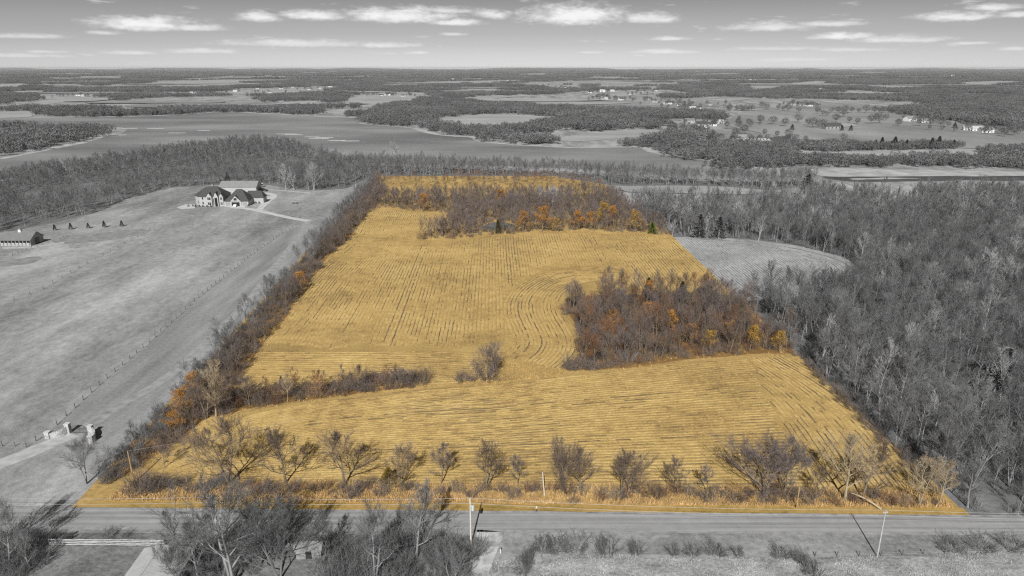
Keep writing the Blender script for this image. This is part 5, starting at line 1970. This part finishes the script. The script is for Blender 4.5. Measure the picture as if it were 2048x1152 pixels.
# marker by the road and small posts
x, y = G(1073, 1023)
o = thing('road_marker', 'small white marker sign on a post at the road edge', 'sign', (x, y, 0))
b = MB()
b.tube([(0, 0, -.1), (0, 0, 1.0)], .04, 6)
build('post', b, 'metal_dark', o)
boxpart('plate', 'white_paint', o, -.14, .14, -.03, .03, .65, 1.15)
boxpart('foot', 'blue_paint', o, -.2, .2, -.1, .1, .0, .08)
x, y = G(1001, 1106)
o = thing('marker_post', 'short white marker post beside the dirt track', 'post', (x, y, 0))
b = MB()
b.tube([(0, 0, -.1), (.03, 0, .95)], .09, 7)
build('shaft', b, 'white_paint', o)
b = MB()
b.tube([(.03, 0, .95), (.03, 0, 1.05)], [.10, .08], 7)
build('cap', b, 'metal_dark', o)

_post_b = MB()
_post_b.tube([(0, 0, -.15), (0, 0, 1.3)], [.11, .095], 5)
POST = _post_b.mesh('post', 'post_grey')


def fence(label, px, spacing, wires=(.45, .8, 1.12), m='post_grey', tall=1.0):
    ln = W(px)
    d = dense(ln, .5)
    seg = np.concatenate([[0], np.cumsum(np.linalg.norm(np.diff(d, axis=0), axis=1))])
    n = int(seg[-1] / spacing)
    o = thing('wire_fence', label, 'fence', (ln[0][0], ln[0][1], 0))
    pp = []
    for i in range(n + 1):
        s = seg[-1] * i / n
        x, y = np.interp(s, seg, d[:, 0]), np.interp(s, seg, d[:, 1])
        pp.append((x - ln[0][0], y - ln[0][1]))
        q = add('post', POST, o)
        q.location = (pp[-1][0], pp[-1][1], 0)
        q.scale = (1, 1, tall * random.uniform(.92, 1.08))
        q.rotation_euler = (random.gauss(0, .03), random.gauss(0, .03), 0)
    for z in wires:
        b = MB()
        b.tube([(a[0], a[1], z * tall) for a in pp], .012, 3, False)
        build('wire', b, 'wire', o)
    return o


fence('long wire fence with dark posts running up the pasture beside the hedgerow', [(95, 868), (190, 778), (300, 684), (400, 594), (500, 512), (560, 470), (598, 449)], 4.2)
fence('wire fence crossing the pasture from the house lane toward the barn', [(594, 449), (500, 447), (380, 450), (310, 452)], 9)
fence('wire fence running down the left pasture from the rise below the house', [(300, 461), (275, 474), (170, 530), (80, 582), (-40, 628)], 7)
fence('short fence at the left edge beside the gravel driveway', [(-20, 893), (10, 893), (32, 893), (54, 895), (68, 885), (84, 876), (94, 870)], 2.6)
fence('wire fence of small posts along the meadow below the road', [(1630, 1113), (1750, 1113), (1850, 1109), (2060, 1103)], 3.6, (.4, .8), tall=.85)
fence('small paddock fence in front of the horse barn', [(-20, 511), (32, 511), (54, 501), (92, 488), (120, 481), (135, 474)], 3.2)

# board fence
a0, a1 = np.array(G(99, 1091)), np.array(G(330, 1093))
dv = a1 - a0
LF = np.linalg.norm(dv)
o = thing('board_fence', 'weathered pale four-rail board fence below the road at the left', 'fence', (a0[0], a0[1], 0), math.atan2(dv[1], dv[0]))
ns = 8
for i in range(ns + 1):
    b = MB()
    h = 1.42 + random.uniform(-.05, .12)
    b.box(-.07, .07, .03, .16, -.1, h)
    q = build('post', b, 'post_grey', o)
    q.location = (LF * i / ns, 0, 0)
for i in range(ns):
    for z in (.22, .56, .90, 1.22):
        b = MB()
        x0, x1 = LF * i / ns - .02, LF * (i + 1) / ns - .03
        z0, z1 = z + random.uniform(-.04, .04), z + random.uniform(-.04, .04)
        b.v = [(x0, -.02, z0), (x1, -.02, z1), (x1, .025, z1), (x0, .025, z0), (x0, -.02, z0 + .15), (x1, -.02, z1 + .15), (x1, .025, z1 + .15), (x0, .025, z0 + .15)]
        b.f = [(3, 2, 1, 0), (4, 5, 6, 7), (0, 1, 5, 4), (1, 2, 6, 5), (2, 3, 7, 6), (3, 0, 4, 7)]
        build('rail', b, 'board_pale', o)

# stone entrance walls and iron gate
def pillar(parent, x, y, w, h):
    b = MB()
    b.box(x - w / 2, x + w / 2, y - w / 2, y + w / 2, -.1, h)
    p = build('pillar', b, 'stone', parent)
    b = MB()
    b.box(x - w * .6, x + w * .6, y - w * .6, y + w * .6, h + .003, h + .16)
    build('cap', b, 'concrete', p)
    return p


def gate_wall(label, small, big, bow, hs, hb, cols=1):
    s, g = np.array(G(*small)), np.array(G(*big))
    o = thing('entrance_wall', label, 'wall', (g[0], g[1], 0))
    v = s - g
    pillar(o, 0, 0, .95, hb)
    pillar(o, v[0], v[1], .95, hs)
    d = v / np.linalg.norm(v)
    n = np.array([-d[1], d[0]]) * bow
    b = MB()
    K = 10
    for i in range(K + 1):
        t = .06 + .88 * i / K
        c = v * t + n * (4 * t * (1 - t))
        h = hb * .93 + (hs * .80 - hb * .93) * (t ** .6)
        q = np.array([-d[1], d[0]]) * .18
        b.v += [(c[0] - q[0], c[1] - q[1], -.1), (c[0] + q[0], c[1] + q[1], -.1), (c[0] + q[0], c[1] + q[1], h), (c[0] - q[0], c[1] - q[1], h)]
    for i in range(K):
        for a, c in ((0, 1), (1, 2), (2, 3), (3, 0)):
            b.f.append((i * 4 + a, (i + 1) * 4 + a, (i + 1) * 4 + c, i * 4 + c))
    b.f += [(3, 2, 1, 0), (K * 4, K * 4 + 1, K * 4 + 2, K * 4 + 3)]
    build('curved_wall', b, 'stone', o)
    return g


gl = gate_wall('left curved pale stone entrance wall with two pillars at the driveway', (97, 876), (138, 866), .9, 1.5, 2.35)
gr = gate_wall('right curved pale stone entrance wall with two pillars at the driveway', (184, 885), (183, 868), .7, 1.7, 2.1)
o = thing('iron_gate', 'dark double iron gate with arched top between the stone walls', 'gate', (gl[0], gl[1], 0))
v = gr - gl
for s0, s1 in ((.1, .5), (.5, .9)):
    b = MB()
    leaf_pts = []
    for z0, z1 in ((.25, .25), (1.3, 1.3)):
        b.tube([(v[0] * s0, v[1] * s0, z0), (v[0] * s1, v[1] * s1, z1)], .035, 4)
    ts = np.linspace(s0, s1, 8)
    b.tube([(v[0] * t, v[1] * t, 1.35 + .75 * math.sin(math.pi * t)) for t in ts], .045, 4)
    lf = build('gate_leaf', b, 'metal_dark', o)
    for t in np.linspace(s0 + .015, s1 - .015, 9):
        b = MB()
        b.tube([(v[0] * t, v[1] * t, .12), (v[0] * t, v[1] * t, 1.35 + .75 * math.sin(math.pi * t))], .022, 4)
        build('bar', b, 'metal_dark', lf)

# fallen trunk on the bank
a, c = np.array([*G(1700, 1000), 1.6]), np.array([*G(1762, 1020), .2])
b = MB()
b.tube([tuple(a + (c - a) * t + np.array([0, 0, .35 * math.sin(math.pi * t)])) for t in np.linspace(0, 1, 8)], [.10, .13, .15, .17, .18, .19, .2, .22], 7)
o = build('fallen_trunk', b, 'bark_tan')
tag(o, 'pale fallen tree trunk lying down the roadside bank near the right corner', 'log')

# vehicles and lawn furniture
def vehicle(name, label, x, y, rz, L, Wv, Hb, Hc, cab0, cab1, body_m):
    o = thing(name, label, 'vehicle', (x, y, 0), rz)
    b = MB()
    b.v = []
    prof = [(-L / 2, .35), (-L / 2, Hb * .9), (-L / 2 + .2, Hb), (cab0 - .5, Hb), (cab0, Hc), (cab1, Hc), (cab1 + .6, Hb), (L / 2 - .3, Hb * .92), (L / 2, Hb * .7), (L / 2, .35)]
    n = len(prof)
    for s in (-1, 1):
        b.v += [(px_, s * Wv / 2 * (.86 if z > Hb + .05 else 1), z) for px_, z in prof]
    b.f.append(tuple(range(n)))
    b.f.append(tuple(range(2 * n - 1, n - 1, -1)))
    for i in range(n):
        j = (i + 1) % n
        b.f.append((i, n + i, n + j, j))
    build('body', b, body_m, o)
    for s in (-1, 1):
        boxpart('window', 'glass', o, cab0 + .1, cab1 - .05, s * (Wv / 2 * .9) - .03, s * (Wv / 2 * .9) + .03, Hb + .08, Hc - .12)
        for wx in (-L * .32, L * .32):
            b = MB()
            b.tube([(wx, s * (Wv / 2 - .12), .36), (wx, s * (Wv / 2 + .04), .36)], .36, 12)
            w = build('wheel', b, 'metal_dark', o)
            b = MB()
            b.tube([(wx, s * (Wv / 2 + .04), .36), (wx, s * (Wv / 2 + .06), .36)], .2, 10)
            build('rim', b, 'metal_pale', w)
    return o


x, y = G(527, 382)
vehicle('pickup_truck', 'dark pickup truck parked at the right end of the long shed', x, y, R(160), 6.0, 2.0, 1.05, 1.85, -.2, 1.4, 'dark_paint')
x, y = G(524, 374)
vehicle('van', 'pale van parked behind the dark pickup by the long shed', x, y, R(80), 6.2, 2.1, 1.5, 2.5, -2.6, 1.9, 'white_paint')
c_, s_ = math.cos(R(3)), math.sin(R(3))
x, y = hx + 7.4 * c_ + 1.3 * s_, hy + 7.4 * s_ - 2.3 * c_
vehicle('car', 'white car standing in front of the open middle garage door', x, y, R(93), 4.4, 1.8, .85, 1.45, -1.4, .7, 'white_paint')
x, y = G(590, 407)
o = thing('picnic_table', 'low dark picnic table with pale top on the lawn right of the house', 'table', (x, y, 0), R(5))
boxpart('table_top', 'board_pale', o, -1.6, 1.6, -.6, .6, 1.0, 1.1)
for s in (-1, 1):
    boxpart('bench', 'post_grey', o, -2.0, 2.0, s * 1.3 - .25, s * 1.3 + .25, .5, .6)
    boxpart('leg', 'post_grey', o, s * 1.2 - .08, s * 1.2 + .08, -1.4, 1.4, 0, .5)
    boxpart('support', 'post_grey', o, s * 1.2 - .08, s * 1.2 + .08, -.3, .3, .5, 1.0)

sheet('pond', smooth(pond, 3, 2, True), .06, 'pond_water')
# thin flat pale slabs laid as streaks on the lake
for k_, (px, py, L) in enumerate([(262, 257, 24), (312, 257, 26), (352, 266, 24), (410, 261, 20), (575, 268, 30), (590, 269, 24), (625, 274, 22), (650, 275, 26), (675, 281, 24), (700, 282, 24), (640, 277, 26), (232, 270, 36)]):
    x, y = G(px, py)
    b = MB()
    b.prism([(L * .5 * math.cos(t) * random.uniform(.7, 1.1), 2.6 * math.sin(t) * random.uniform(.6, 1.2)) for t in np.linspace(0, 6.28, 12)[:-1]], .08, .3)
    o = build('lake_streak', b, 'pale_streak')
    o.location = (x, y, 0)
    tag(o, 'thin pale streak on the lake', 'pale_streak', 'pale streaks on the lake')

# ================================================================== HAZE
b = MB()
b.box(-30500, 30500, -420, 30500, -2, 92)
hz = bpy.data.materials.new('haze')
hz.use_nodes = True
nt = hz.node_tree
nt.nodes.clear()
ho = nt.nodes.new('ShaderNodeOutputMaterial')
pv = nt.nodes.new('ShaderNodeVolumePrincipled')
pv.inputs['Color'].default_value = (.93, .93, .93, 1)
pv.inputs['Density'].default_value = 3.0e-5
pv.inputs['Anisotropy'].default_value = 0.0
nt.links.new(pv.outputs[0], ho.inputs['Volume'])
MATS['haze'] = hz
o = build('haze', b, 'haze')
tag(o, 'faint grey haze over the distant land', 'haze', None, 'stuff')
